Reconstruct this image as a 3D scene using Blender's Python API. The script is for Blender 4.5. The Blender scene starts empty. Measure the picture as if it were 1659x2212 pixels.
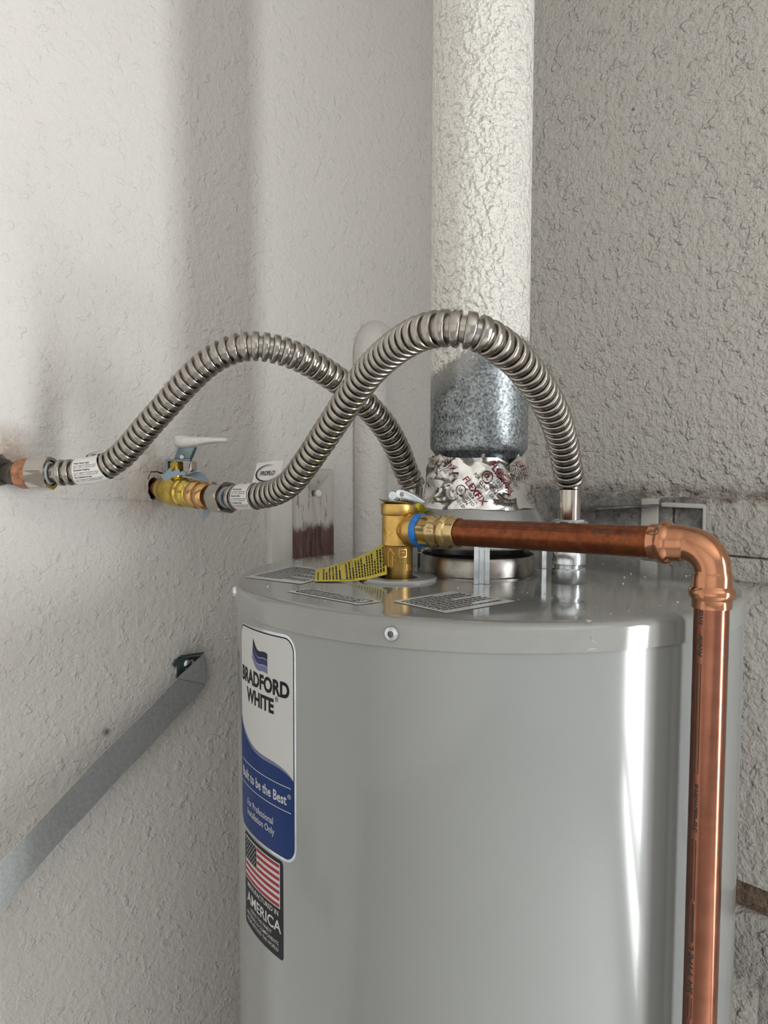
import bpy, bmesh, math, random
from mathutils import Vector, Matrix, noise
random.seed(7)
PI = math.pi
scene = bpy.context.scene
COL = scene.collection

# ------------------------------------------------------------------ camera
F_PX, PITCH, ROLL = 1700.0, 0.0619, 0.0035
Z0 = 1.45                      # height of the heater's lid
CAMZ = Z0 + 0.1027
cam_d = bpy.data.cameras.new('camera'); cam = bpy.data.objects.new('camera', cam_d); COL.objects.link(cam)
cam_d.sensor_fit = 'HORIZONTAL'; cam_d.sensor_width = 36.0; cam_d.lens = 36.0 * F_PX / 1659.0
cam_d.clip_start = 0.01
cam.matrix_world = Matrix.Translation((0, 0, CAMZ)) @ Matrix.Rotation(PI/2 - PITCH, 4, 'X') @ Matrix.Rotation(ROLL, 4, 'Z')
scene.camera = cam

# ------------------------------------------------------------------ sky, window light, exposure
w = bpy.data.worlds.new('overcast'); scene.world = w; w.use_nodes = True
bg = w.node_tree.nodes['Background']; bg.inputs[0].default_value = (0.97, 0.98, 1.0, 1); bg.inputs[1].default_value = 0.78
AW = math.radians(42)
LDIR = Vector((math.cos(AW), math.sin(AW), 0)); LN = Vector((math.sin(AW), -math.cos(AW), 0))      # left wall: along, into the room
RDIR = Vector((math.sin(AW), -math.cos(AW), 0)); RN = Vector((-math.cos(AW), -math.sin(AW), 0))    # right wall: from the corner, into the room
LP0 = Vector((-0.262, 0.883, 0)); CORNER = LP0 + LDIR * 0.569
WIN_S, WIN_Z = (1.76, 3.10), (0.22, 2.12)          # tall glazed opening in the right wall, out of frame
ld = bpy.data.lights.new('window_right_offscreen', 'AREA'); ld.shape = 'RECTANGLE'
ld.size = WIN_S[1]-WIN_S[0]-0.06; ld.size_y = WIN_Z[1]-WIN_Z[0]-0.06; ld.energy = 205; ld.color = (0.97, 0.985, 1.0)
lo = bpy.data.objects.new('window_right_offscreen', ld); COL.objects.link(lo)
lo.location = CORNER + RDIR*((WIN_S[0]+WIN_S[1])/2) - RN*0.06 + Vector((0, 0, (WIN_Z[0]+WIN_Z[1])/2))
lo.rotation_euler = RN.to_track_quat('-Z', 'Y').to_euler()
scene.view_settings.view_transform = 'Standard'; scene.view_settings.look = 'None'
scene.view_settings.exposure = -0.20; scene.view_settings.gamma = 1.0
scene.view_settings.use_curve_mapping = False
cy = scene.cycles
cy.max_bounces = 6; cy.diffuse_bounces = 3; cy.glossy_bounces = 4; cy.transmission_bounces = 2; cy.caustics_reflective = False; cy.caustics_refractive = False
cy.use_adaptive_sampling = True; cy.adaptive_threshold = 0.02; cy.sample_clamp_indirect = 4.0

# ------------------------------------------------------------------ where a point of the place lies
def ray(px, py):
    x = (px-829.5); y = (py-1106.0); c, s = math.cos(ROLL), math.sin(ROLL)
    x, y = c*x + s*y, -s*x + c*y
    du = -y/F_PX; c, s = math.cos(PITCH), math.sin(PITCH)
    return Vector((x/F_PX, c + du*s, -s + du*c))
CP = Vector((0, 0, CAMZ))
def PY(px, py, Y): d = ray(px, py); return CP + d*(Y/d.y)
def PZ(px, py, z): d = ray(px, py); return CP + d*((z-CAMZ)/d.z)
def PP(px, py, p0, n):
    d = ray(px, py); return CP + d*((Vector(p0)-CP).dot(n)/d.dot(n))
def PL(px, py, off=0.0): return PP(px, py, LP0 + LN*off, LN)
def PR(px, py, off=0.0): return PP(px, py, CORNER + RN*off, RN)
def proj_x(p):
    v = cam.matrix_world.inverted() @ Vector(p); return 829.5 + F_PX*v.x/-v.z
def s_at(A, d, px):                     # distance along the line A + s d at which it passes column px
    lo_, hi_ = -0.1, 0.5
    up = proj_x(A + d*hi_) > proj_x(A + d*lo_)
    for _ in range(50):
        m = (lo_+hi_)/2
        if (proj_x(A + d*m) < px) == up: lo_ = m
        else: hi_ = m
    return (lo_+hi_)/2

# ------------------------------------------------------------------ materials
MATS = {}
def nodes_of(name):
    m = bpy.data.materials.new(name); m.use_nodes = True; MATS[name] = m
    nt = m.node_tree; return m, nt, nt.nodes['Principled BSDF']
def N(nt, typ, **kw):
    n = nt.nodes.new(typ)
    for k, v in kw.items():
        if k in n.inputs.keys() if hasattr(n.inputs, 'keys') else False: n.inputs[k].default_value = v
        else: setattr(n, k, v)
    return n
def coords(nt, scale=(1, 1, 1)):
    tc = N(nt, 'ShaderNodeTexCoord'); mp = N(nt, 'ShaderNodeMapping'); mp.inputs['Scale'].default_value = scale
    nt.links.new(tc.outputs['Object'], mp.inputs['Vector']); return mp.outputs['Vector']
def ramp(nt, fac, stops):
    r = N(nt, 'ShaderNodeValToRGB'); e = r.color_ramp.elements
    while len(e) < len(stops): e.new(0.5)
    for el, (p, c) in zip(e, stops): el.position = p; el.color = c if len(c) == 4 else (*c, 1)
    nt.links.new(fac, r.inputs['Fac']); return r.outputs['Color']
def noise_tex(nt, vec, scale, detail=4, rough=0.55):
    n = N(nt, 'ShaderNodeTexNoise'); n.inputs['Scale'].default_value = scale; n.inputs['Detail'].default_value = detail
    n.inputs['Roughness'].default_value = rough; nt.links.new(vec, n.inputs['Vector']); return n.outputs['Fac']
def math_n(nt, op, a, b=None, clamp=False):
    n = N(nt, 'ShaderNodeMath'); n.operation = op; n.use_clamp = clamp
    for i, v in enumerate((a, b)):
        if v is None: continue
        if isinstance(v, (int, float)): n.inputs[i].default_value = v
        else: nt.links.new(v, n.inputs[i])
    return n.outputs[0]
def mixc(nt, fac, a, b):
    n = N(nt, 'ShaderNodeMix'); n.data_type = 'RGBA'
    for i, v in ((0, fac), (6, a), (7, b)):
        if isinstance(v, (int, float)): n.inputs[i].default_value = v
        elif isinstance(v, tuple): n.inputs[i].default_value = v if len(v) == 4 else (*v, 1)
        else: nt.links.new(v, n.inputs[i])
    return n.outputs[2]
def bump(nt, bsdf, h, strength, dist):
    b = N(nt, 'ShaderNodeBump'); b.inputs['Strength'].default_value = strength; b.inputs['Distance'].default_value = dist
    nt.links.new(h, b.inputs['Height']); nt.links.new(b.outputs['Normal'], bsdf.inputs['Normal'])
def simple(name, col, rough=0.5, metal=0.0, coat=0.0, vary=0.0, vscale=60, bmp=0.0, bscale=300, rvary=0.0):
    m, nt, b = nodes_of(name)
    b.inputs['Base Color'].default_value = (*col, 1); b.inputs['Roughness'].default_value = rough; b.inputs['Metallic'].default_value = metal
    b.inputs['Coat Weight'].default_value = coat
    if coat: b.inputs['Coat Roughness'].default_value = 0.05
    v = coords(nt)
    if vary:
        f = noise_tex(nt, v, vscale, 3, 0.6)
        c = ramp(nt, f, [(0.3, tuple(max(0, x*(1-vary)) for x in col)), (0.7, tuple(min(1, x*(1+vary)) for x in col))])
        nt.links.new(c, b.inputs['Base Color'])
    if rvary:
        f = noise_tex(nt, v, vscale*1.7, 2); r = math_n(nt, 'MULTIPLY_ADD', f, rvary*2)
        nt.nodes[-1].inputs[2].default_value = rough - rvary; nt.links.new(r, b.inputs['Roughness'])
    if bmp: bump(nt, b, noise_tex(nt, v, bscale, 3), 0.6, bmp)
    return m

def plaster(name, col, scale, dist, spots=(), band=None, strength=0.7):
    m, nt, b = nodes_of(name); v = coords(nt)
    b.inputs['Roughness'].default_value = 0.55; b.inputs['Specular IOR Level'].default_value = 0.35
    # lumpy sprayed texture: flattened blobs with sharp rims over a fine peel
    n1 = N(nt, 'ShaderNodeTexNoise'); n1.inputs['Scale'].default_value = scale; n1.inputs['Detail'].default_value = 3
    n1.inputs['Roughness'].default_value = 0.55; n1.inputs['Distortion'].default_value = 0.25; nt.links.new(v, n1.inputs['Vector'])
    mr = N(nt, 'ShaderNodeMapRange'); mr.interpolation_type = 'SMOOTHSTEP'
    for k_, x_ in ((1, 0.56), (2, 0.68), (3, 0.0), (4, 1.0)): mr.inputs[k_].default_value = x_
    nt.links.new(noise_tex(nt, v, scale*0.55, 2, 0.6), mr.inputs[0])
    h = math_n(nt, 'ADD', math_n(nt, 'MULTIPLY', mr.outputs[0], 0.30), math_n(nt, 'MULTIPLY', n1.outputs['Fac'], 0.80))
    h = math_n(nt, 'ADD', h, math_n(nt, 'MULTIPLY', noise_tex(nt, v, scale*2.6, 2), 0.28))
    bump(nt, b, h, strength, dist)
    c = mixc(nt, math_n(nt, 'MULTIPLY', noise_tex(nt, v, 7, 2), 0.30), col, tuple(x*0.86 for x in col))
    geo = N(nt, 'ShaderNodeNewGeometry')
    for (p, rad, sc_, amt) in spots:
        dn = N(nt, 'ShaderNodeVectorMath'); dn.operation = 'DISTANCE'; dn.inputs[1].default_value = p
        nt.links.new(geo.outputs['Position'], dn.inputs[0])
        f = math_n(nt, 'SUBTRACT', 1.0, math_n(nt, 'DIVIDE', dn.outputs['Value'], rad), clamp=True)
        f = math_n(nt, 'MULTIPLY', f, math_n(nt, 'MULTIPLY', noise_tex(nt, v, 120, 6, 0.7), amt*2), clamp=True)
        c = mixc(nt, f, c, sc_)
    if band:                                    # grime that has settled along the block ledge
        zc, half, colb, amt = band
        sp = N(nt, 'ShaderNodeSeparateXYZ'); nt.links.new(geo.outputs['Position'], sp.inputs[0])
        f = math_n(nt, 'ABSOLUTE', math_n(nt, 'SUBTRACT', sp.outputs['Z'], zc))
        f = math_n(nt, 'SUBTRACT', 1.0, math_n(nt, 'DIVIDE', f, half), clamp=True)
        g = math_n(nt, 'SUBTRACT', math_n(nt, 'MULTIPLY', noise_tex(nt, v, 75, 6, 0.7), 3.2), 1.05, clamp=True)
        c = mixc(nt, math_n(nt, 'MULTIPLY', math_n(nt, 'MULTIPLY', f, g), amt, clamp=True), c, colb)
    nt.links.new(c, b.inputs['Base Color']); return m

WALLC = (0.70, 0.675, 0.645)
m_plL = plaster('plaster_left', WALLC, 130, 0.0036,
    spots=[(tuple(PL(20, 972)), 0.032, (0.30, 0.20, 0.13), 0.8), (tuple(PL(330, 1050)), 0.05, (0.52, 0.38, 0.27), 0.6),
           (tuple(PL(230, 1582)), 0.0065, (0.10, 0.085, 0.075), 0.9)])
m_plR = plaster('plaster_right', (0.69, 0.665, 0.625), 105, 0.0105,
    spots=[(tuple(PR(1368, 236)), 0.0035, (0.07, 0.06, 0.05), 0.9)],
    band=(PR(1500, 1066).z, 0.016, (0.17, 0.12, 0.085), 1.0), strength=0.9)
m_block = plaster('painted_block', (0.66, 0.635, 0.595), 75, 0.009, strength=1.0,
    band=(PR(1600, 1080, .02).z, 0.009, (0.20, 0.15, 0.11), 0.9))
m_bare = plaster('bare_block', (0.24, 0.232, 0.22), 90, 0.007)
_nt = m_bare.node_tree; _f = noise_tex(_nt, coords(_nt), 38, 5, 0.7)
_nt.links.new(ramp(_nt, _f, [(0.34, (0.13, 0.128, 0.122)), (0.52, (0.27, 0.262, 0.25)), (0.62, (0.36, 0.35, 0.33)), (0.70, (0.62, 0.61, 0.58))]), _nt.nodes['Principled BSDF'].inputs['Base Color'])
m_mortar = simple('eroded_mortar', (0.24, 0.175, 0.125), 0.95, vary=0.45, vscale=150, bmp=0.01, bscale=160)
m_white = simple('white_paint', (0.76, 0.75, 0.72), 0.5, vary=0.06, vscale=60)
m_board = simple('painted_board', (0.66, 0.645, 0.60), 0.5, vary=0.08, vscale=25, bmp=0.001, bscale=120)
m_floor = simple('concrete_floor', (0.42, 0.41, 0.39), 0.8, vary=0.12, vscale=6, bmp=0.002, bscale=80)
m_ceil = simple('ceiling_paint', (0.72, 0.70, 0.66), 0.8, vary=0.04)
m_grey = simple('heater_enamel', (0.235, 0.245, 0.240), 0.13, coat=0.25, vary=0.015, vscale=12, rvary=0.02)
m_lid = simple('lid_enamel', (0.245, 0.248, 0.235), 0.09, coat=0.3, vary=0.04, vscale=40, rvary=0.03)
m_stain = simple('stainless', (0.38, 0.355, 0.325), 0.19, 1.0, vary=0.05, vscale=80, rvary=0.05)
m_chrome = simple('nickel', (0.44, 0.41, 0.37), 0.14, 1.0, rvary=0.05)
m_zinc = simple('zinc', (0.62, 0.66, 0.69), 0.22, 1.0, vary=0.12, vscale=120, rvary=0.08)
m_steel = simple('dull_steel', (0.30, 0.285, 0.265), 0.34, 1.0, vary=0.45, vscale=45, rvary=0.12)
m_strap = simple('strap_steel', (0.50, 0.52, 0.52), 0.42, 0.6, vary=0.12, vscale=260, rvary=0.06, bmp=0.0004, bscale=500)
m_plate = simple('blue_zinc', (0.20, 0.27, 0.29), 0.35, 0.9, vary=0.2)
m_brass = simple('cast_brass', (0.62, 0.40, 0.125), 0.34, 1.0, vary=0.14, vscale=150, bmp=0.00022, bscale=1100, rvary=0.06)
m_brass2 = simple('bright_brass', (0.62, 0.46, 0.22), 0.22, 1.0, vary=0.14, vscale=90, rvary=0.08)
m_yellow = simple('yellow_brass', (0.72, 0.52, 0.12), 0.24, 1.0, vary=0.15, vscale=110, rvary=0.06)
m_bronze = simple('bronze', (0.66, 0.40, 0.17), 0.22, 1.0, vary=0.15, vscale=110, rvary=0.06)
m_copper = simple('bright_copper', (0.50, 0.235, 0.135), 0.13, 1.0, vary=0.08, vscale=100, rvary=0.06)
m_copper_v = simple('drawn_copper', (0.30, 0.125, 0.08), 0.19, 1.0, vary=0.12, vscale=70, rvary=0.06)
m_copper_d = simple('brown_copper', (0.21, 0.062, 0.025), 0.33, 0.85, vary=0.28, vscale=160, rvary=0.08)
m_stub = simple('old_copper', (0.40, 0.19, 0.11), 0.5, 0.7, vary=0.4, vscale=180, rvary=0.1)
m_ink = simple('black_ink', (0.008, 0.008, 0.010), 0.5); m_ink.node_tree.nodes['Principled BSDF'].inputs['Specular IOR Level'].default_value = 0.12
m_inkc = simple('pipe_ink', (0.045, 0.03, 0.03), 0.55)
m_navy = simple('navy_ink', (0.008, 0.012, 0.035), 0.4); m_navy.node_tree.nodes['Principled BSDF'].inputs['Specular IOR Level'].default_value = 0.12
m_lwhite = simple('label_white', (0.50, 0.50, 0.49), 0.35); m_lwhite.node_tree.nodes['Principled BSDF'].inputs['Specular IOR Level'].default_value = 0.12
m_lblue = simple('label_blue', (0.005, 0.026, 0.125), 0.3)
m_lblue.node_tree.nodes['Principled BSDF'].inputs['Specular IOR Level'].default_value = 0.10
m_lblack = simple('label_black', (0.012, 0.013, 0.018), 0.4)
m_lblack.node_tree.nodes['Principled BSDF'].inputs['Specular IOR Level'].default_value = 0.10
m_lred = simple('label_red', (0.28, 0.014, 0.03), 0.35); m_lred.node_tree.nodes['Principled BSDF'].inputs['Specular IOR Level'].default_value = 0.12
m_lmid = simple('label_mid_blue', (0.02, 0.028, 0.12), 0.35); m_lmid.node_tree.nodes['Principled BSDF'].inputs['Specular IOR Level'].default_value = 0.12
m_lpale = simple('label_pale_blue', (0.13, 0.15, 0.26), 0.35); m_lpale.node_tree.nodes['Principled BSDF'].inputs['Specular IOR Level'].default_value = 0.12
m_paper = simple('paper_white', (0.74, 0.73, 0.70), 0.6)
m_tag = simple('yellow_tag', (0.62, 0.50, 0.035), 0.45)
m_bluet = simple('blue_sealant', (0.02, 0.20, 0.62), 0.35, vary=0.25, vscale=250, bmp=0.001, bscale=700)
m_scrap = simple('blue_scrap', (0.28, 0.38, 0.46), 0.5, vary=0.08)
m_vinyl = simple('white_vinyl', (0.70, 0.69, 0.66), 0.35, vary=0.08, vscale=200)
m_foilr = simple('foil_red_ink', (0.20, 0.012, 0.03), 0.4)
m_foilb = simple('foil_dark_ink', (0.05, 0.012, 0.018), 0.4)
m_foil = simple('foil', (0.66, 0.65, 0.63), 0.10, 1.0, bmp=0.0004, bscale=70)
m_hood = simple('hood_galvanised', (0.36, 0.37, 0.37), 0.42, 0.75, vary=0.08, vscale=400)
m_gask = simple('plastic_grey', (0.40, 0.40, 0.385), 0.3)
m_crumb = simple('white_crumbs', (0.85, 0.85, 0.83), 0.8)
m_rub = simple('grey_washer', (0.45, 0.52, 0.55), 0.5)

def galv_vent():
    m, nt, b = nodes_of('painted_vent'); v = coords(nt)
    geo = N(nt, 'ShaderNodeNewGeometry'); sp = N(nt, 'ShaderNodeSeparateXYZ'); nt.links.new(geo.outputs['Position'], sp.inputs[0])
    vo = N(nt, 'ShaderNodeTexVoronoi'); vo.inputs['Scale'].default_value = 520; nt.links.new(v, vo.inputs['Vector'])
    sepc = N(nt, 'ShaderNodeSeparateColor'); nt.links.new(vo.outputs['Color'], sepc.inputs[0])
    mott = math_n(nt, 'MULTIPLY_ADD', sepc.outputs[0], 0.22); nt.nodes[-1].inputs[2].default_value = 0.0
    mott = math_n(nt, 'ADD', mott, math_n(nt, 'MULTIPLY', noise_tex(nt, v, 420, 4, 0.75), 0.9))
    metal_c = ramp(nt, mott, [(0.34, (0.055, 0.062, 0.065)), (0.50, (0.20, 0.225, 0.235)), (0.72, (0.42, 0.45, 0.46))])
    # sprayed edge of the wall paint: it reaches further down on the side of the left wall
    edge = math_n(nt, 'MULTIPLY_ADD', sp.outputs['X'], -0.45); nt.nodes[-1].inputs[2].default_value = 0.0
    zz = math_n(nt, 'SUBTRACT', sp.outputs['Z'], Z0 + 0.170)
    zz = math_n(nt, 'SUBTRACT', zz, math_n(nt, 'MULTIPLY', math_n(nt, 'SUBTRACT', sp.outputs['X'], 0.045), 0.72))
    right = math_n(nt, 'MULTIPLY', math_n(nt, 'MAXIMUM', math_n(nt, 'SUBTRACT', sp.outputs['X'], 0.09), 0.0), 0.75)
    zz = math_n(nt, 'ADD', zz, right)
    f = math_n(nt, 'MULTIPLY_ADD', zz, 38.0); nt.nodes[-1].inputs[2].default_value = 0.5
    f = math_n(nt, 'ADD', f, math_n(nt, 'MULTIPLY', math_n(nt, 'SUBTRACT', noise_tex(nt, v, 500, 6, 0.8), 0.5), 1.6))
    splat = math_n(nt, 'GREATER_THAN', noise_tex(nt, v, 340, 3, 0.6), 0.69)
    near = math_n(nt, 'GREATER_THAN', zz, -0.075)
    f = math_n(nt, 'ADD', f, math_n(nt, 'MULTIPLY', math_n(nt, 'MULTIPLY', splat, near), 0.9), clamp=True)
    paint = mixc(nt, math_n(nt, 'MULTIPLY', noise_tex(nt, v, 9, 4), 0.25), (0.80, 0.78, 0.735), (0.72, 0.69, 0.64))
    nt.links.new(mixc(nt, f, metal_c, paint), b.inputs['Base Color'])
    nt.links.new(math_n(nt, 'MULTIPLY', math_n(nt, 'SUBTRACT', 1.0, f, clamp=True), 0.85), b.inputs['Metallic'])
    nt.links.new(math_n(nt, 'MULTIPLY_ADD', f, 0.08), b.inputs['Roughness']); nt.nodes[-1].inputs[2].default_value = 0.40
    lump = math_n(nt, 'ADD', noise_tex(nt, v, 170, 3, 0.55), math_n(nt, 'MULTIPLY', noise_tex(nt, v, 85, 2), 0.9))
    bump(nt, b, math_n(nt, 'MULTIPLY', lump, math_n(nt, 'ADD', f, 0.04)), 1.0, 0.0065)
    return m
m_vent = galv_vent()

def wood():
    m, nt, b = nodes_of('worn_wood'); v = coords(nt, (1, 1, 0.12))
    geo = N(nt, 'ShaderNodeNewGeometry'); sp = N(nt, 'ShaderNodeSeparateXYZ'); nt.links.new(geo.outputs['Position'], sp.inputs[0])
    gr = noise_tex(nt, v, 190, 6, 0.7)
    crack = math_n(nt, 'LESS_THAN', gr, 0.40)
    paint = mixc(nt, math_n(nt, 'MULTIPLY', crack, 0.75), (0.56, 0.53, 0.48), (0.16, 0.13, 0.11))
    bare = ramp(nt, gr, [(0.35, (0.05, 0.025, 0.022)), (0.6, (0.16, 0.085, 0.07)), (0.75, (0.35, 0.29, 0.26))])
    zc = PL(680, 1128, .02).z
    f = math_n(nt, 'MULTIPLY', math_n(nt, 'SUBTRACT', zc, sp.outputs['Z']), 70)
    f = math_n(nt, 'ADD', f, math_n(nt, 'MULTIPLY', math_n(nt, 'SUBTRACT', noise_tex(nt, coords(nt, (1, 1, .6)), 60, 4, 0.7), 0.42), 3.2), clamp=True)
    nt.links.new(mixc(nt, f, paint, bare), b.inputs['Base Color']); b.inputs['Roughness'].default_value = 0.75
    bump(nt, b, gr, 0.8, 0.003); return m
m_wood = wood()

# ------------------------------------------------------------------ builders
def finish(bm, name, mat, parent=None, smooth=True, angle=35, recalc=True):
    if recalc: bmesh.ops.recalc_face_normals(bm, faces=bm.faces)
    me = bpy.data.meshes.new(name); bm.to_mesh(me); bm.free()
    me.materials.append(mat)
    if smooth:
        me.polygons.foreach_set('use_smooth', [True]*len(me.polygons)); me.set_sharp_from_angle(angle=math.radians(angle))
    o = bpy.data.objects.new(name, me); COL.objects.link(o)
    if parent is not None: attach(o, parent)
    return o
def root_loc(o):
    r = o
    while r.parent: r = r.parent
    return r.location
def attach(o, parent):
    o.parent = parent; o.matrix_parent_inverse = Matrix.Translation(-root_loc(parent))
    if parent.parent: o.matrix_parent_inverse = Matrix.Identity(4)
def thing(name, label, cat, base, group=None):
    e = bpy.data.objects.new(name, None); e.empty_display_size = 0.02; COL.objects.link(e); e.location = base
    e['label'] = label; e['category'] = cat
    if group: e['group'] = group
    return e
def tag(o, label, cat, group=None):
    o['label'] = label; o['category'] = cat
    if group: o['group'] = group
    return o
def struct(o): o['kind'] = 'structure'; return o

def frame(a):
    a = Vector(a).normalized(); t = Vector((0, 0, 1)) if abs(a.z) < 0.9 else Vector((0, -1, 0))
    e1 = (t - a*t.dot(a)).normalized(); e2 = a.cross(e1); return a, e1, e2
def add_lathe(bm, o, a, prof, seg=48, cap=True, hexes=(), e1=None):
    a, f1, f2 = frame(a); o = Vector(o)
    rings = []
    for (r, h) in prof:
        rings.append([bm.verts.new(o + a*h + (f1*math.cos(2*PI*k/seg) + f2*math.sin(2*PI*k/seg))*max(r, 1e-5)) for k in range(seg)])
    for i in range(len(rings)-1):
        for k in range(seg):
            bm.faces.new((rings[i][k], rings[i][(k+1) % seg], rings[i+1][(k+1) % seg], rings[i+1][k]))
    if cap:
        bm.faces.new(rings[0]); bm.faces.new(list(reversed(rings[-1])))
def lathe(name, o, a, prof, mat, parent=None, seg=48, cap=True, angle=35):
    bm = bmesh.new(); add_lathe(bm, o, a, prof, seg, cap); return finish(bm, name, mat, parent, angle=angle)
def hexnut(name, o, a, R, length, mat, parent, chamfer=0.12, hole=None, rot=0.0):
    # hexagonal nut with turned chamfers at both faces
    a, f1, f2 = frame(a); o = Vector(o); bm = bmesh.new(); seg = 48; rings = []
    def rad(th, lim):
        k = (th % (PI/3)) - PI/6; return min(R*math.cos(PI/6)/math.cos(k), lim)
    for (h, lim) in ((0, R*(0.90)), (length*chamfer, R), (length*(1-chamfer), R), (length, R*0.90)):
        rings.append([bm.verts.new(o + a*h + (f1*math.cos(2*PI*k/seg+rot) + f2*math.sin(2*PI*k/seg+rot))*rad(2*PI*k/seg, lim)) for k in range(seg)])
    if hole:
        rings.append([bm.verts.new(o + a*length + (f1*math.cos(2*PI*k/seg+rot) + f2*math.sin(2*PI*k/seg+rot))*hole) for k in range(seg)])
        rings.append([bm.verts.new(o + a*(length-0.006) + (f1*math.cos(2*PI*k/seg+rot) + f2*math.sin(2*PI*k/seg+rot))*hole) for k in range(seg)])
    for i in range(len(rings)-1):
        for k in range(seg):
            bm.faces.new((rings[i][k], rings[i][(k+1) % seg], rings[i+1][(k+1) % seg], rings[i+1][k]))
    bm.faces.new(rings[0]); bm.faces.new(list(reversed(rings[-1])))
    return finish(bm, name, mat, parent, angle=25)
def catmull(pts, n=14):
    P = [Vector(p) for p in pts]; P = [P[0]*2-P[1]] + P + [P[-1]*2-P[-2]]; out = []
    for i in range(1, len(P)-2):
        for k in range(n):
            t = k/n; a, b, c, d = P[i-1], P[i], P[i+1], P[i+2]
            out.append(0.5*((2*b) + (c-a)*t + (2*a-5*b+4*c-d)*t*t + (3*b-a-3*c+d)*t**3))
    out.append(P[-2]); return out
class Path:
    def __init__(self, pts):
        self.p = [Vector(p) for p in pts]; self.s = [0.0]
        for i in range(1, len(self.p)): self.s.append(self.s[-1] + (self.p[i]-self.p[i-1]).length)
        self.L = self.s[-1]
    def at(self, s):
        s = min(max(s, 0.0), self.L)
        import bisect
        i = min(max(bisect.bisect_right(self.s, s)-1, 0), len(self.p)-2)
        t = (s-self.s[i])/max(self.s[i+1]-self.s[i], 1e-9); return self.p[i].lerp(self.p[i+1], t)
    def tan(self, s, e=0.004): return (self.at(s+e)-self.at(s-e)).normalized()
def sweep(bm, path, samples, seg=28, cap=True):
    """samples: list of (s, radius); parallel-transported rings"""
    a, e1, e2 = frame(path.tan(samples[0][0])); rings = []
    for (s, r) in samples:
        t = path.tan(s); e1 = (e1 - t*e1.dot(t)).normalized(); e2 = t.cross(e1); c = path.at(s)
        rings.append([bm.verts.new(c + (e1*math.cos(2*PI*k/seg) + e2*math.sin(2*PI*k/seg))*r) for k in range(seg)])
    for i in range(len(rings)-1):
        for k in range(seg):
            bm.faces.new((rings[i][k], rings[i][(k+1) % seg], rings[i+1][(k+1) % seg], rings[i+1][k]))
    if cap: bm.faces.new(rings[0]); bm.faces.new(list(reversed(rings[-1])))
def tube(name, pts, r, mat, parent=None, seg=32, n=60):
    p = Path(pts); bm = bmesh.new()
    sweep(bm, p, [(p.L*i/n, r) for i in range(n+1)], seg); return finish(bm, name, mat, parent)
def prism(name, pts, vec, mat, parent=None, bevel=0.0, smooth=False):
    """outline pts (3-D, about planar) given thickness along vec"""
    bm = bmesh.new(); vec = Vector(vec)
    v0 = [bm.verts.new(p) for p in pts]; v1 = [bm.verts.new(Vector(p)+vec) for p in pts]; n = len(pts)
    bm.faces.new(v0); bm.faces.new(list(reversed(v1)))
    for i in range(n): bm.faces.new((v0[i], v0[(i+1) % n], v1[(i+1) % n], v1[i]))
    bmesh.ops.recalc_face_normals(bm, faces=bm.faces)
    if bevel: bmesh.ops.bevel(bm, geom=list(bm.edges), offset=bevel, segments=2, profile=0.6, affect='EDGES')
    return finish(bm, name, mat, parent, smooth=smooth or bevel > 0, angle=30)
def wall_box(bm, org, dr, nn, s0, s1, z0, z1, d0, d1):
    vs = [bm.verts.new(org + dr*s + nn*d + Vector((0, 0, z))) for s in (s0, s1) for d in (d0, d1) for z in (z0, z1)]
    for f in ((0, 1, 3, 2), (4, 6, 7, 5), (0, 4, 5, 1), (2, 3, 7, 6), (0, 2, 6, 4), (1, 5, 7, 3)): bm.faces.new([vs[i] for i in f])
def boxo(name, org, dr, nn, s0, s1, z0, z1, d0, d1, mat, parent=None, bevel=0.0):
    bm = bmesh.new(); wall_box(bm, org, dr, nn, s0, s1, z0, z1, d0, d1)
    bmesh.ops.recalc_face_normals(bm, faces=bm.faces)
    if bevel: bmesh.ops.bevel(bm, geom=list(bm.edges), offset=bevel, segments=2, profile=0.5, affect='EDGES')
    return finish(bm, name, mat, parent, smooth=bevel > 0, angle=40)

# flat print: 2-D shapes cut finely and wrapped on a surface
def poly2(bm, pts):
    vs = [bm.verts.new((x, y, 0)) for x, y in pts]; bm.faces.new(vs)
def rrect(x0, y0, x1, y1, r, n=6):
    out = []
    for cx, cy, a0 in ((x1-r, y1-r, 0), (x0+r, y1-r, 90), (x0+r, y0+r, 180), (x1-r, y0+r, 270)):
        for k in range(n+1):
            a = math.radians(a0 + 90*k/n); out.append((cx+r*math.cos(a), cy+r*math.sin(a)))
    return out
TXT = {}
def text2(bm, s, x0, x1, y0, h, bold=0.0, rot=0.0, pivot=None, shear=0.0):
    """writes s into bm between x0 and x1 on baseline y0 with capital height h"""
    key = (s, bold, shear)
    if key not in TXT:
        cu = bpy.data.curves.new('t', 'FONT'); cu.body = s; cu.size = 1.0; cu.resolution_u = 4 if len(s) < 9 else 2; cu.offset = bold; cu.shear = shear
        ob = bpy.data.objects.new('t', cu); COL.objects.link(ob)
        me = bpy.data.meshes.new_from_object(ob.evaluated_get(bpy.context.evaluated_depsgraph_get()))
        TXT[key] = ([v.co.copy() for v in me.vertices], [tuple(p.vertices) for p in me.polygons])
        bpy.data.objects.remove(ob); bpy.data.curves.remove(cu); bpy.data.meshes.remove(me)
    vs, fs = TXT[key]
    if not vs: return
    xa = min(v.x for v in vs); xb = max(v.x for v in vs); CAP = 0.70
    nv = []
    for v in vs:
        x = x0 + (v.x-xa)/(xb-xa)*(x1-x0); y = y0 + v.y/CAP*h
        if rot:
            px, py = pivot; dx, dy = x-px, y-py
            x = px + dx*math.cos(rot) - dy*math.sin(rot); y = py + dx*math.sin(rot) + dy*math.cos(rot)
        nv.append(bm.verts.new((x, y, 0)))
    for f in fs:
        try: bm.faces.new([nv[i] for i in f])
        except ValueError: pass
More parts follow.
